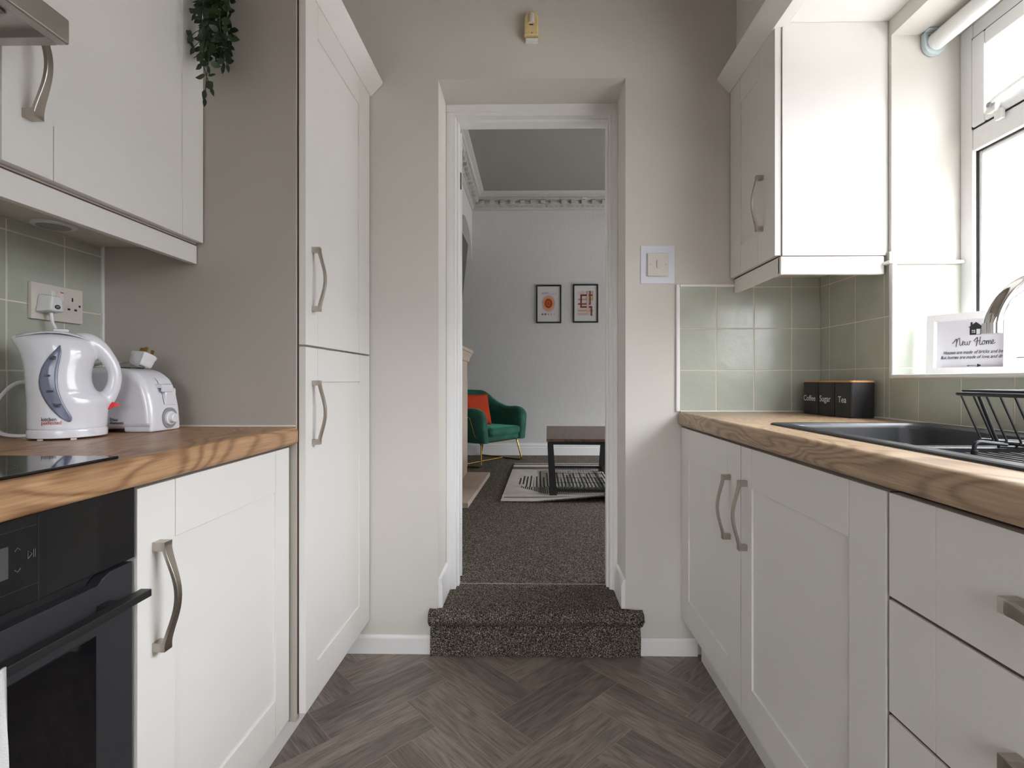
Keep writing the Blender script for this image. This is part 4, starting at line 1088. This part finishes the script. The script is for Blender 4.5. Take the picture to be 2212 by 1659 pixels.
# right wall unit
rw = thing('wall_cabinet', 'off-white wall cabinet between the doorway wall and window', 'cabinet', (.95, 1.8, 1.41))
bm = bm_new(); box(bm, .796, XR-.001, 1.645, 1.992, 1.470, 2.205); obj('carcass', bm, 'cabin', rw)
bm = bm_new(); box(bm, .7915, XR-.001, 1.625, 1.644, 1.4665, 2.204, .0008); obj('end_panel', bm, 'cab', rw)
d = shaker('door', rw, .770, -1, 1.6300, 1.9925, 1.468, 2.196, (.1225, .094), .098, .105)
bow_handle(d, (.770, 1.7165, 1.663), (-1, 0, 0), (0, 0, 1), .185, .028, .014)
bm = bm_new(); prism(bm, cornice_prof(-1, .770), 'y', -1.0, 1.996); box(bm, .787, .812, -1.0, 1.996, 2.1965, 2.235, .002); obj('cornice', bm, 'cab', rw)
bm = bm_new(); box(bm, .784, .80, 1.628, 1.99, 1.4105, 1.4635, .002, 0, 2); box(bm, .784, 1.109, 1.622, 1.640, 1.4065, 1.4635, .0035, 0, 3); obj('pelmet', bm, 'cab', rw)
bm = bm_new(); box(bm, .7845, 1.112, 1.626, 1.64, 1.4637, 1.4663); box(bm, .7845, .80, 1.64, 1.99, 1.4637, 1.4675); obj('edge_and_gap_strip', bm, 'gapw', rw)

# framed picture on the sill
pc = thing('framed_print', 'white box frame reading New Home on the window sill', 'picture', (1.245, 1.468, 1.0905))
A0 = V((1.186, 1.555, 1.0905)); B0 = V((1.288, 1.388, 1.0905))
rx = (B0-A0).normalized(); up = (V((0, 0, 1))+V((.86, .5, 0)).normalized()*.045).normalized(); nn = rx.cross(up)
Wp = (B0-A0).length; Hp = .176
def PF(a, b, n_): return A0+rx*(a*Wp)+up*(b*Hp)+nn*n_
def pbox(bm, a0, a1, b0, b1, n0, n1, mi=0):
    loft(bm, [[PF(a, b, n_) for a, b in ((a0, b0), (a1, b0), (a1, b1), (a0, b1))] for n_ in (n0, n1)], mi=mi)
bm = bm_new(); tk = .030; fwx, fwy = .095, .105
pbox(bm, 0, 1, 0, fwy, -tk, 0); pbox(bm, 0, 1, 1-fwy, 1, -tk, 0); pbox(bm, 0, fwx, fwy, 1-fwy, -tk, 0); pbox(bm, 1-fwx, 1, fwy, 1-fwy, -tk, 0)
obj('frame', bm, 'framew', pc, ang=20)
bm = bm_new(); pbox(bm, fwx, 1-fwx, fwy, 1-fwy, -tk+.004, -tk+.008); pr_ = obj('print', bm, 'paper', pc, smooth=False)
bm = bm_new(); npl = -tk+.0086
def stroke(pts, ox, oy, s, sy, r): 
    P3 = smooth_pts([(p[0], p[1], 0) for p in pts], 5)
    tube(bm, [PF(ox+p.x*s/Wp, oy+p.y*sy/Hp, npl) for p in P3], r, 5)
s = .0104
for st_, rr2 in (([(-.9, .55), (-.5, .95), (-.1, 1.5), (.1, 1.6), (.12, .8), (0, -.35)], .00085), ([(.0, .0), (.35, 1.4), (.7, 1.85), (.8, 1.1), (.85, .2), (1.05, 0), (1.35, .3)], .00075),
            ([(1.35, .35), (1.7, .6), (1.72, .95), (1.5, 1.0), (1.36, .5), (1.5, .05), (1.9, .2)], .00065), ([(2.0, .95), (2.0, .3), (2.2, 0), (2.45, .3), (2.5, .9), (2.5, .3), (2.75, 0), (3.0, .4), (3.0, .95), (3.35, .8)], .0007),
            ([(3.9, .9), (4.3, 1.4), (4.7, 1.8), (4.65, .8), (4.45, -.35)], .00085), ([(5.35, 1.95), (5.2, .9), (5.2, .1), (5.5, 0), (5.7, .3)], .0008), ([(4.15, .7), (4.8, .95), (5.4, .9)], .0006),
            ([(6.05, .95), (5.75, .6), (5.8, .05), (6.15, .1), (6.3, .6), (6.02, .95), (6.5, .8)], .00065), ([(6.6, .9), (6.6, .02), (6.75, .7), (6.95, .95), (7.05, .6), (7.05, .02), (7.2, .7), (7.4, .95), (7.5, .6), (7.5, .05), (7.72, .2)], .00065),
            ([(7.75, .4), (8.1, .6), (8.1, .95), (7.87, 1.0), (7.75, .5), (7.9, .05), (8.5, .35)], .0007)):
    stroke(st_, .335, .475, s, s*1.12, rr2)
obj('lettering', bm, 'ink', pr_); bm = bm_new(); text(bm, 'Houses are made of bricks and beams', PF(.175, .335, npl), rx, up, .0140, 0, 'LEFT', .35, .70)
text(bm, 'But homes are made of love and dreams', PF(.145, .255, npl), rx, up, .0140, 0, 'LEFT', .35, .70)
# clip lettering that would run under the frame
lim = PF(1-fwx, 0, 0)
bmesh.ops.bisect_plane(bm, geom=bm.verts[:]+bm.edges[:]+bm.faces[:], plane_co=lim, plane_no=rx, clear_outer=True)
obj('verse', bm, 'ink', pr_)
bm = bm_new()
hx, hy = .565, .735
def poly(pts, n_=npl):
    vs = [bm.verts.new(PF(a, b, n_)) for a, b in pts]; f = bm.faces.new(vs)
hw, hh = .085, .10
poly([(hx-hw, hy-.085), (hx-.035, hy-.085), (hx-.035, hy+.02), (hx-hw, hy+.02)]); poly([(hx-.035, hy-.085), (hx+.015, hy-.085), (hx+.015, hy+.02), (hx-.035, hy+.02)])
bm.free(); bm = bm_new()
def quad(a0, a1, b0, b1): poly([(a0, b0), (a1, b0), (a1, b1), (a0, b1)])
l, r_, b_, t_ = hx-.072, hx+.062, hy-.095, hy+.028
quad(l, l+.022, b_, t_); quad(l+.022, l+.040, b_+.045, b_+.053); quad(l+.022, l+.064, b_, b_+.030); quad(l+.022, l+.064, b_+.080, t_); quad(l+.0405, l+.0455, b_+.030, b_+.080); quad(l+.022, l+.064, b_+.053, b_+.057)
quad(l+.064, l+.078, b_, t_); quad(l+.078, r_-.010, b_+.092, t_); quad(r_-.010, r_, b_, t_); quad(l+.078, r_-.010, b_, b_+.006)
poly([(l-.018, t_), (r_+.020, t_), (hx, t_+.085)]); quad(l+.008, l+.032, t_+.02, t_+.085)
obj('house_motif', bm, 'ink', pr_, smooth=False); bm = bm_new()
kx, ky = .52, .128
quad(kx-.05, kx+.06, ky+.010, ky+.016); quad(kx-.045, kx-.038, ky, ky+.010); quad(kx-.032, kx-.027, ky+.002, ky+.010)
for (a, b, q) in ((kx+.075, ky+.024, .011), (kx+.075, ky+.002, .011), (kx+.095, ky+.013, .012)):
    poly([(a+q*math.cos(t*math.pi/6), b+q*1.15*math.sin(t*math.pi/6)) for t in range(12)])
obj('key_motif', bm, 'ink', pr_, smooth=False)
# tealight beside it
cd = thing('tealight_holder', 'small glass tealight holder on the sill right of the frame', 'candle', (1.295, 1.318, 1.0905))
bm = bm_new(); lathe(bm, [(.022, 1.0905), (.024, 1.10), (.024, 1.128), (.022, 1.128), (.022, 1.10)], (1.305, 1.318, 0), 'z', 24); obj('holder', bm, 'candle', cd)

# ---------------------------------------------------------------- end wall fittings
sw = thing('light_switch', 'single light switch in a pale square surround right of the doorway', 'switch', (.49, 1.995, 1.52))
bm = bm_new(); box(bm, .4235, .5555, YE-.004, YE, 1.449, 1.598, .0015, 0, 2); obj('surround', bm, 'switchfr', sw)
bm = bm_new(); box(bm, .4485, .530, YE-.012, YE-.003, 1.4775, 1.5675, .0025, 0, 3); obj('switch_plate', bm, 'socket', sw)
bm = bm_new(); box(bm, .4835, .4985, YE-.0155, YE-.010, 1.509, 1.5385, .002, 0, 2, mtx=None); obj('rocker', bm, 'socket', sw)
mat('ivory_cap', (.52, .48, .43), .4)
for xx in (.4615, .5185): bm = bm_new(); lathe(bm, [(.0035, YE-.0128), (.0035, YE-.011)], (xx, 0, 1.5225), 'y', 14); obj('screw_cap', bm, MATS['ivory_cap'], sw)
pi_ = thing('motion_sensor', 'yellowed alarm motion sensor high above the doorway', 'sensor', (-.005, 1.99, 2.44))
bm = bm_new(); pr = [(-.031, 2.408), (-.031, 2.475), (-.024, 2.492), (-.010, 2.499), (.006, 2.499), (.018, 2.490), (.0235, 2.475), (.0225, 2.405)]
prism(bm, pr, 'y', YE-.034, YE-.002, 0, .006, 3); obj('housing', bm, 'pir', pi_)
bm = bm_new(); lathe(bm, [(.0125, 2.452), (.0125, 2.486)], (-.0035, YE-.031, 0), 'z', 20); obj('lens', bm, 'socket', pi_)
bm = bm_new(); box(bm, -.012, .004, YE-.0350, YE-.033, 2.4435, 2.4475, .0005); obj('led', bm, 'ink', pi_); bm = bm_new(); lathe(bm, [(.002, YE-.035), (.002, YE-.033)], (-.002, 0, 2.401+.012), 'y', 10); obj('screw', bm, 'ink', pi_)
bm = bm_new(); box(bm, -.026, .021, YE-.022, YE, 2.393, 2.402, .001); obj('bracket', bm, 'wplug', pi_)

# carpeted step in the doorway
def step():
    bm = bm_new()
    def top(z=LF+.003): return z
    prof = []
    for i in range(41): prof.append((2.245-(2.245-1.985)*i/40, LF+.004+.004*i/40))
    for i in range(1, 13):
        a = math.pi/2+math.pi*.95*i/12; prof.append((1.985+.032*math.cos(a), LF+.008-.030+.030*math.sin(a)))
    py, pz = prof[-1]
    for i in range(1, 22): t = i/21; prof.append((py+(1.972-py)*min(1, t*3), pz*(1-t)+.001*t))
    NX = 168; R = []
    for j in range(NX+1):
        u = j/NX; r = []
        for (y, z) in prof:
            inw = y > 1.998
            fl = max(0, min(1, (1.998-y)/.02))
            xl = (-.369 if inw else -.369-.034*min(1, fl*1.4)); xr = (.3635 if inw else .3635+.066*min(1, fl*1.4))
            if z < .12: xl = -.397; xr = .4185
            elif y < 1.99: k_ = min(1, (z-.12)/.03); xl = -.397+(-.403+.397)*k_; xr = .4185+(.4295-.4185)*k_
            x = xl+(xr-xl)*u
            if u < .02 or u > .98:
                z = z-.004 if z > .02 else z
            nz = noise.noise(V((x, y, z))*95)*.0035+noise.noise(V((x, y, z))*240)*.0028
            if y > 2.2: nz *= .4
            r.append(V((x, y-(nz if z < LF-.004 else nz*.3), max(.0015, z+(nz if z >= LF-.02 else 0)))))
        R.append(r)
    vs = [[bm.verts.new(p) for p in r] for r in R]
    for A, B in zip(vs, vs[1:]):
        for k in range(len(A)-1): bm.faces.new((A[k], A[k+1], B[k+1], B[k]))
    for A in (vs[0], vs[-1]):     # end caps back to the wall
        c = [bm.verts.new((v.co.x, min(1.999, max(v.co.y, 1.999)), v.co.z)) for v in A if v.co.y < 1.999]
        B = [v for v in A if v.co.y < 1.999]
        for k in range(len(B)-1): bm.faces.new((B[k], B[k+1], c[k+1], c[k]))
    bmesh.ops.recalc_face_normals(bm, faces=bm.faces)
    o = obj('carpeted_step', bm, 'carpet', org=(0, 2.0, 0), ang=180)
    tag(o, 'thick speckled brown carpeted step filling the doorway threshold', 'step')
step()
bm = bm_new(); box(bm, -.33, .331, 2.243, 2.2465, LF+.001, LF+.007, .001); struct('trim_7', bm, mat('carpet_seam', (.30, .29, .28), .8))
bm = bm_new(); box(bm, DL, DR, 2.0, 2.30, 0, LF+.0005); struct('trim_8', bm, 'carpet', smooth=False)

# ---------------------------------------------------------------- lounge furniture
# armchair (local frame: front is -y)
ac = thing('armchair', 'green velvet armchair on a gold metal frame in the lounge', 'armchair', (-.585, 5.665, LF), rz=math.radians(54))
half = [(.305, -.375), (.315, -.26), (.322, -.10), (.318, .06), (.285, .19), (.215, .265), (.11, .295), (0, .302)]
hts = [.560, .612, .612, .665, .775, .792, .797, .797]
pp = smooth_pts([(-a, b, h) for (a, b), h in zip(half, hts)]+[(a, b, h) for (a, b), h in list(zip(half, hts))[-2::-1]], 5)
bm = bm_new(); rings = []; n = len(pp)
for i, p in enumerate(pp):
    a = pp[max(i-1, 0)]; b = pp[min(i+1, n-1)]; t = (V((b.x, b.y, 0))-V((a.x, a.y, 0))).normalized(); nr = V((-t.y, t.x, 0))   # outward (path runs left->back->right)
    if nr.dot(V((p.x, p.y-.0, 0))) < 0: nr = -nr
    th = .056; ed = min(i, n-1-i); sc = [.45, .8, .95][ed] if ed < 3 else 1; zt_ = p.z-(.05 if ed == 0 else .02 if ed == 1 else .006 if ed == 2 else 0); zb = .262; ring = []
    for (u, v) in ((-1, .0), (-1, .35), (-1, .7), (-.92, .90), (-.6, .985), (0, 1.0), (.6, .985), (.95, .90), (1, .7), (1, .35), (1, 0), (.6, -.03), (-.6, -.03)):
        lean = .035*v; z = zb+(zt_-zb)*v
        ring.append(V((p.x, p.y, 0))+nr*(u*th*sc+lean)+V((0, 0, z)))
    rings.append(ring)
loft(bm, rings); box(bm, -.27, .27, -.345, .26, .262, .325, .02, 0, 3)
obj('upholstered_shell', bm, 'velvet', ac, local=True, ang=60)
bm = bm_new(); loft(bm, [rrect(-.262+s, .262-s, -.385+s, .21-s, .05-s*.6, z) for s, z in ((.02, .318), (.004, .326), (0, .345), (0, .375), (.004, .392), (.03, .404), (.10, .410))]); obj('seat_cushion', bm, 'velvet', ac, local=True, ang=60)
bm = bm_new()
tube(bm, [V((p.x, p.y, .252)) for p in rrect(-.30, .30, -.29, .26, .05, 0)], .0085, 8, closed=True)
def filleted(pts, r=.03, n=5):
    out = [V(pts[0])]
    for a, b, c in zip(pts, pts[1:], pts[2:]):
        a, b, c = V(a), V(b), V(c); d1 = (a-b).normalized(); d2 = (c-b).normalized(); p, q = b+d1*r, b+d2*r
        for k in range(n+1): t = k/n; out.append(p*(1-t)**2+b*2*t*(1-t)+q*t*t)
    out.append(V(pts[-1])); return out
obj('seat_rail', bm, 'gold', ac, local=True)
for sgn in (-1, 1):
    bm = bm_new(); tube(bm, filleted([(sgn*.298, -.10, .252), (sgn*.298, -.285, .252), (sgn*.345, -.325, .010), (sgn*.345, .29, .010), (sgn*.30, .20, .252), (sgn*.298, .05, .252)]), .0085, 8)
    obj('leg', bm, 'gold', ac, local=True)
    bm = bm_new(); tube(bm, filleted([(sgn*.30, -.25, .252), (sgn*.372, -.28, .30), (sgn*.400, -.22, .52), (sgn*.400, .0, .52)], .02), .006, 8)
    obj('arm_trim', bm, 'gold', ac, local=True)
bm = bm_new(); tube(bm, [(-.345, -.05, .010), (.345, -.05, .010)], .008, 8); obj('cross_bar', bm, 'gold', ac, local=True)
# cushion
cu = bm_new(); N = 22; rows = []
for side in (1, -1):
    rows = []
    for i in range(N+1):
        r = []
        for j in range(N+1):
            u = i/N*2-1; v = j/N*2-1
            px_ = u*(1-.07*(1-v*v)); pz_ = v*(1-.07*(1-u*u)); d_ = max(0, (1-u**4)*(1-v**4))**.5
            r.append(V((px_*.180, side*d_*.055, pz_*.180+.180)))
        rows.append(r)
    loft(cu, rows, cap=False, closed=False)
bmesh.ops.remove_doubles(cu, verts=cu.verts, dist=.0008); bmesh.ops.recalc_face_normals(cu, faces=cu.faces)
co = obj('scatter_cushion', cu, 'orange', ang=180)
co.rotation_euler = (math.radians(-15), 0, math.radians(38)); co.location = (-.585+.0, 5.665, LF+.41)
off = Matrix.Rotation(math.radians(54), 3, 'Z') @ V((-.075, -.045, 0)); co.location = (-.585+off.x, 5.665+off.y, LF+.408)
tag(co, 'burnt orange knitted cushion leaning on the green armchair', 'cushion')

# rug
rg = thing('area_rug', 'cream rug with black dashes and brown bands under the coffee table', 'rug', (.5, 4.6, LF))
bm = bm_new(); M['rugc'] = mat('rug_cream', (.60, .565, .51), .95, var=(12, (.52, .485, .43), .4, .7), bump=(300, .4, .003)); M['rugb'] = mat('rug_brown', (.07, .05, .045), .95, var=(150, (.25, .2, .18), .5, .62)); M['rugk'] = mat('rug_black', (.018, .016, .017), .95)
gx = [-.235+1.60*i/60 for i in range(61)]; gy = [3.755+(5.48-3.755)*i/60 for i in range(61)]
def rz_(x, y):
    k = max(0, 1-abs((y-(3.95+.10*(x-.0)))/.05)) if x > -.25 else 0
    lift = .045*max(0, (x-.02)/.5)*max(0, 1-(y-3.755)/.16) if x < .55 else .045*max(0, 1-(y-3.755)/.16)
    return LF+.012+.010*k*k+lift
def rx_(x, y): return x+.045*(y-3.755)/1.73*(1 if x < 0 else .5)
vt = [[bm.verts.new((rx_(x, y), y, rz_(x, y))) for x in gx] for y in gy]
for j in range(60):
    for i in range(60):
        f = bm.faces.new((vt[j][i], vt[j][i+1], vt[j+1][i+1], vt[j+1][i])); y = (gy[j]+gy[j+1])/2
        f.material_index = 1 if (5.36 < y < 5.46 or 5.12 < y < 5.25) else 0
for f in bm.faces:
    if f.normal.z < 0: f.normal_flip()
low_ = [[bm.verts.new((v.co.x, v.co.y, max(LF+.0015, v.co.z-.009))) for v in r] for r in vt]
def edge_(A, B):
    for k in range(len(A)-1):
        f = bm.faces.new((A[k], A[k+1], B[k+1], B[k])); f.material_index = 1
edge_(vt[0], low_[0]); edge_(vt[-1], low_[-1]); edge_([r[0] for r in vt], [r[0] for r in low_]); edge_([r[-1] for r in vt], [r[-1] for r in low_])
bm.normal_update(); obj('rug_pile', bm, ['rugc', 'rugb'], rg, wn=False)
bm = bm_new()
def dash(x, y0, y1, w_):
    n_ = max(2, int((y1-y0)/.05))
    for k in range(n_):
        a = y0+(y1-y0)*k/n_; b = y0+(y1-y0)*(k+1)/n_-.004
        vs = [bm.verts.new((rx_(xx, yy), yy, rz_(xx, yy)+.0105 if False else rz_(xx, yy)+.0014)) for xx, yy in ((x-w_, a), (x+w_, a), (x+w_, b), (x-w_, b))]
        bm.faces.new(vs)
x = -.125; k = 0
rr3 = random.Random(3)
while x < 1.2:
    top_ = 4.66+.32*abs(math.sin(k*1.3))*min(1, (x+.20)/.25)-.10*rr3.random()
    dash(x, 4.27 if x > -.08 else 4.36, top_, .0062); x += .031; k += 1
x = -.10; k = 0
while x < 1.25:
    dash(x, max(3.97, 4.22-1.1*(x+.10)), 4.255 if k % 2 else 4.28, .0048); x += .0165; k += 1
for (ya, yb) in ((3.855, 3.868), (3.885, 3.891)):
    for i in range(40):
        xa = -.22+1.45*i/40; xb = xa+1.45/40
        bm.faces.new([bm.verts.new((rx_(xx, yy), yy, rz_(xx, yy)+.0014)) for xx, yy in ((xa, ya), (xb, ya), (xb, yb), (xa, yb))])
obj('rug_pattern', bm, 'rugk', rg)

# coffee table
ct = thing('coffee_table', 'rectangular coffee table with brown top and black metal frame', 'table', (.42, 4.48, LF), rz=math.radians(-1.7))
bm = bm_new(); box(bm, -.295, .295, -.56, .56, .447, .451, 0, 0); box(bm, -.2945, .2945, -.5595, .5595, .4295, .4475, .001, 1); obj('tabletop', bm, ['tabletop', 'brown_edge'], ct, local=True)
for sx_ in (-1, 1):
    for sy_ in (-1, 1):
        bm = bm_new(); a = .025
        loft(bm, [[V((sx_*(.265-.022*(1-t))+q[0]*a*(1.15-.25*t), sy_*.530+q[1]*a, .014+.405*t)) for q in ((-1, -1), (1, -1), (1, 1), (-1, 1))] for t in (0, 1)]); obj('leg', bm, 'tableleg', ct, local=True)
bm = bm_new(); box(bm, -.285, .285, -.55, -.515, .405, .430, .001); box(bm, -.285, .285, .515, .55, .405, .430, .001); box(bm, -.285, -.255, -.53, .53, .405, .430, .001); box(bm, .255, .285, -.53, .53, .405, .430, .001); obj('top_rail', bm, 'tableleg', ct, local=True)
bm = bm_new(); box(bm, -.25, .25, -.545, -.52, .040, .062, .001); box(bm, -.25, .25, .52, .545, .040, .062, .001); box(bm, -.258, -.235, -.53, .53, .040, .062, .001); box(bm, .235, .258, -.53, .53, .040, .062, .001); obj('bottom_rail', bm, 'tableleg', ct, local=True)
bm = bm_new()
for i in range(21): box(bm, -.24+.48*i/20-.0015, -.24+.48*i/20+.0015, -.52, .52, .047, .050)
for i in range(5): box(bm, -.24, .24, -.42+.21*i-.002, -.42+.21*i+.002, .044, .047)
obj('wire_shelf', bm, 'black', ct, local=True)

# fireplace surround, hearth, television
fp = thing('fireplace_surround', 'pale stone fireplace mantel at the left of the lounge', 'fireplace', (-.66, 4.3, LF))
bm = bm_new()
box(bm, BX, -.612, 4.30, 4.775, LF+.04, 1.25, .003); box(bm, BX, -.612, 3.75, 3.945, LF+.04, 1.25, .003); box(bm, BX, -.615, 3.90, 4.32, 1.02, 1.25, .003); obj('column', bm, 'stone', fp)
bm = bm_new()
prism(bm, [(BX, 1.352), (BX, 1.25), (-.600, 1.25), (-.592, 1.285), (-.578, 1.300), (-.572, 1.322), (-.562, 1.326), (-.560, 1.352)], 'y', 3.68, 4.83); obj('mantel_shelf', bm, 'stone', fp)
bm = bm_new(); box(bm, -.6135, -.604, 4.38, 4.735, .27, 1.08, .004); obj('column_panel', bm, 'stone', fp)
bm = bm_new(); box(bm, BX, -.62, 3.94, 4.31, LF+.04, 1.02); obj('firebox', bm, 'ink', fp)
bm = bm_new(); prism(bm, [(BX, 3.575), (-.452, 3.575), (-.398, 4.78), (BX, 4.78)], 'z', LF+.001, LF+.041, 0, .006, 2)
tag(obj('hearth_slab', bm, 'stone', org=(-.6, 4.2, LF)), 'pale stone hearth slab on the lounge carpet', 'hearth')
tv = thing('television', 'black wall-mounted television above the mantel, edge just visible', 'television', (-.69, 4.4, 1.9))
bm = bm_new(); box(bm, -.035, 0, -.52, .52, -.32, .32, .004); 
for v in bm.verts: v.co = Matrix.Rotation(math.radians(6), 3, 'Y') @ v.co + V((-.648, 4.35, 2.055))
obj('screen', bm, 'tvblack', tv)
bm = bm_new(); box(bm, BX+.002, -.675, 4.25, 4.45, 1.95, 2.15); obj('wall_bracket', bm, 'ink', tv)

# two framed prints on the far wall
def frame_print(name_l, x0, x1, z0, z1):
    o = thing('framed_print', name_l, 'picture', ((x0+x1)/2, FY-.01, z0), 'framed prints on the lounge wall')
    bm = bm_new(); f_ = .017
    for (a, b, c, d) in ((x0, x1, z1-f_, z1), (x0, x1, z0, z0+f_), (x0, x0+f_, z0+f_, z1-f_), (x1-f_, x1, z0+f_, z1-f_)): box(bm, a, b, FY-.022, FY, c, d, .001)
    obj('frame', bm, 'black', o)
    bm = bm_new(); box(bm, x0+f_, x1-f_, FY-.010, FY-.002, z0+f_, z1-f_); obj('mount', bm, 'mount', o)
    return o
C1 = mat('print_mauve', (.52, .36, .36), .7); C2 = mat('print_amber', (.60, .28, .09), .7); C3 = mat('print_rust', (.50, .075, .02), .7); C4 = mat('print_maroon', (.20, .025, .015), .7)
C5 = mat('print_brown', (.22, .08, .035), .7); C6 = mat('print_sand', (.55, .33, .16), .7); C7 = mat('print_pink', (.60, .40, .40), .7); CP = mat('print_lilac_paper', (.58, .55, .64), .7)
X0, X1, Z0, Z1 = .045, .3495, 1.763, 2.224
o = frame_print('black framed print of concentric orange circles', X0, X1, Z0, Z1)
bm = bm_new(); yq = FY-.0105
def q2(a0, a1, b0, b1, mi, dy=0): 
    f = bm.faces.new([bm.verts.new((a, yq-dy, b)) for a, b in ((a0, b0), (a1, b0), (a1, b1), (a0, b1))]); f.material_index = mi
q2(X0+.065, X1-.055, Z0+.085, Z1-.078, 7)
cx_, cz_ = X0+.149, Z0+.238
for k, (a, mi) in enumerate(((.082, 0), (.068, 1), (.062, 5), (.056, 1), (.048, 2), (.040, 3), (.030, 2), (.015, 4))):
    f = bm.faces.new([bm.verts.new((cx_+a*math.cos(t*math.pi/20), yq-.0004*(k+1), cz_+a*1.24*math.sin(t*math.pi/20))) for t in range(40)]); f.material_index = mi
for k, mi in enumerate((4, 3, 1, 5, 6)):
    f = bm.faces.new([bm.verts.new((X0+.077+.0355*k+.0095*math.cos(t*math.pi/8), yq-.0006, Z0+.108+.011*math.sin(t*math.pi/8))) for t in range(16)]); f.material_index = mi
for p in bm.faces:
    if p.normal.y > 0: p.normal_flip()
text(bm, 'BAUHAUS', (X0+.068, yq-.0006, Z1-.104), (1, 0, 0), (0, 0, 1), .021, 8, 'LEFT', 0, .9); text(bm, '1923', (X1-.062, yq-.0006, Z1-.104), (1, 0, 0), (0, 0, 1), .011, 8, 'RIGHT')
q2(X0+.068, X1-.060, Z1-.110, Z1-.1085, 8, .0005)
obj('artwork', bm, [C1, C2, C3, C4, C5, C6, C7, CP, 'ink'], o, smooth=False)
X0, X1, Z0, Z1 = .4895, .7925, 1.768, 2.232
o = frame_print('black framed print of interlocking red and tan bars', X0, X1, Z0, Z1)
bm = bm_new(); q2(X0+.060, X1-.058, Z0+.082, Z1-.080, 7)
ux = lambda t: X0+.060+t*.185; uz = lambda t: Z0+.082+t*.302
for q_, (a0, a1, b0, b1, mi, k) in enumerate(((0, .42, .88, .96, 6, 1), (.28, .42, .92, 1, 6, 1), (0, 1, .62, .69, 5, 2), (.90, 1, .62, 1, 5, 2), (0, .62, .44, .51, 4, 3), (.15, .26, .32, .86, 3, 4), (.15, .62, .79, .86, 3, 4), (.15, .62, .32, .39, 3, 4),
                               (.70, .93, .79, .86, 3, 4), (.73, .84, .44, 1, 4, 5), (.68, .84, .44, .51, 4, 5), (0, 1, .17, .25, 5, 3), (.82, .93, 0, .39, 3, 2), (.68, .93, .32, .39, 3, 2), (.57, .70, .04, 1, 6, 6), (0, .70, .03, .12, 6, 6))):
    q2(ux(a0), ux(a1), uz(b0), uz(b1), mi, .0003*(q_+1))
obj('artwork', bm, [C1, C2, C3, C4, C5, C6, C7, CP, 'ink'], o, smooth=False)
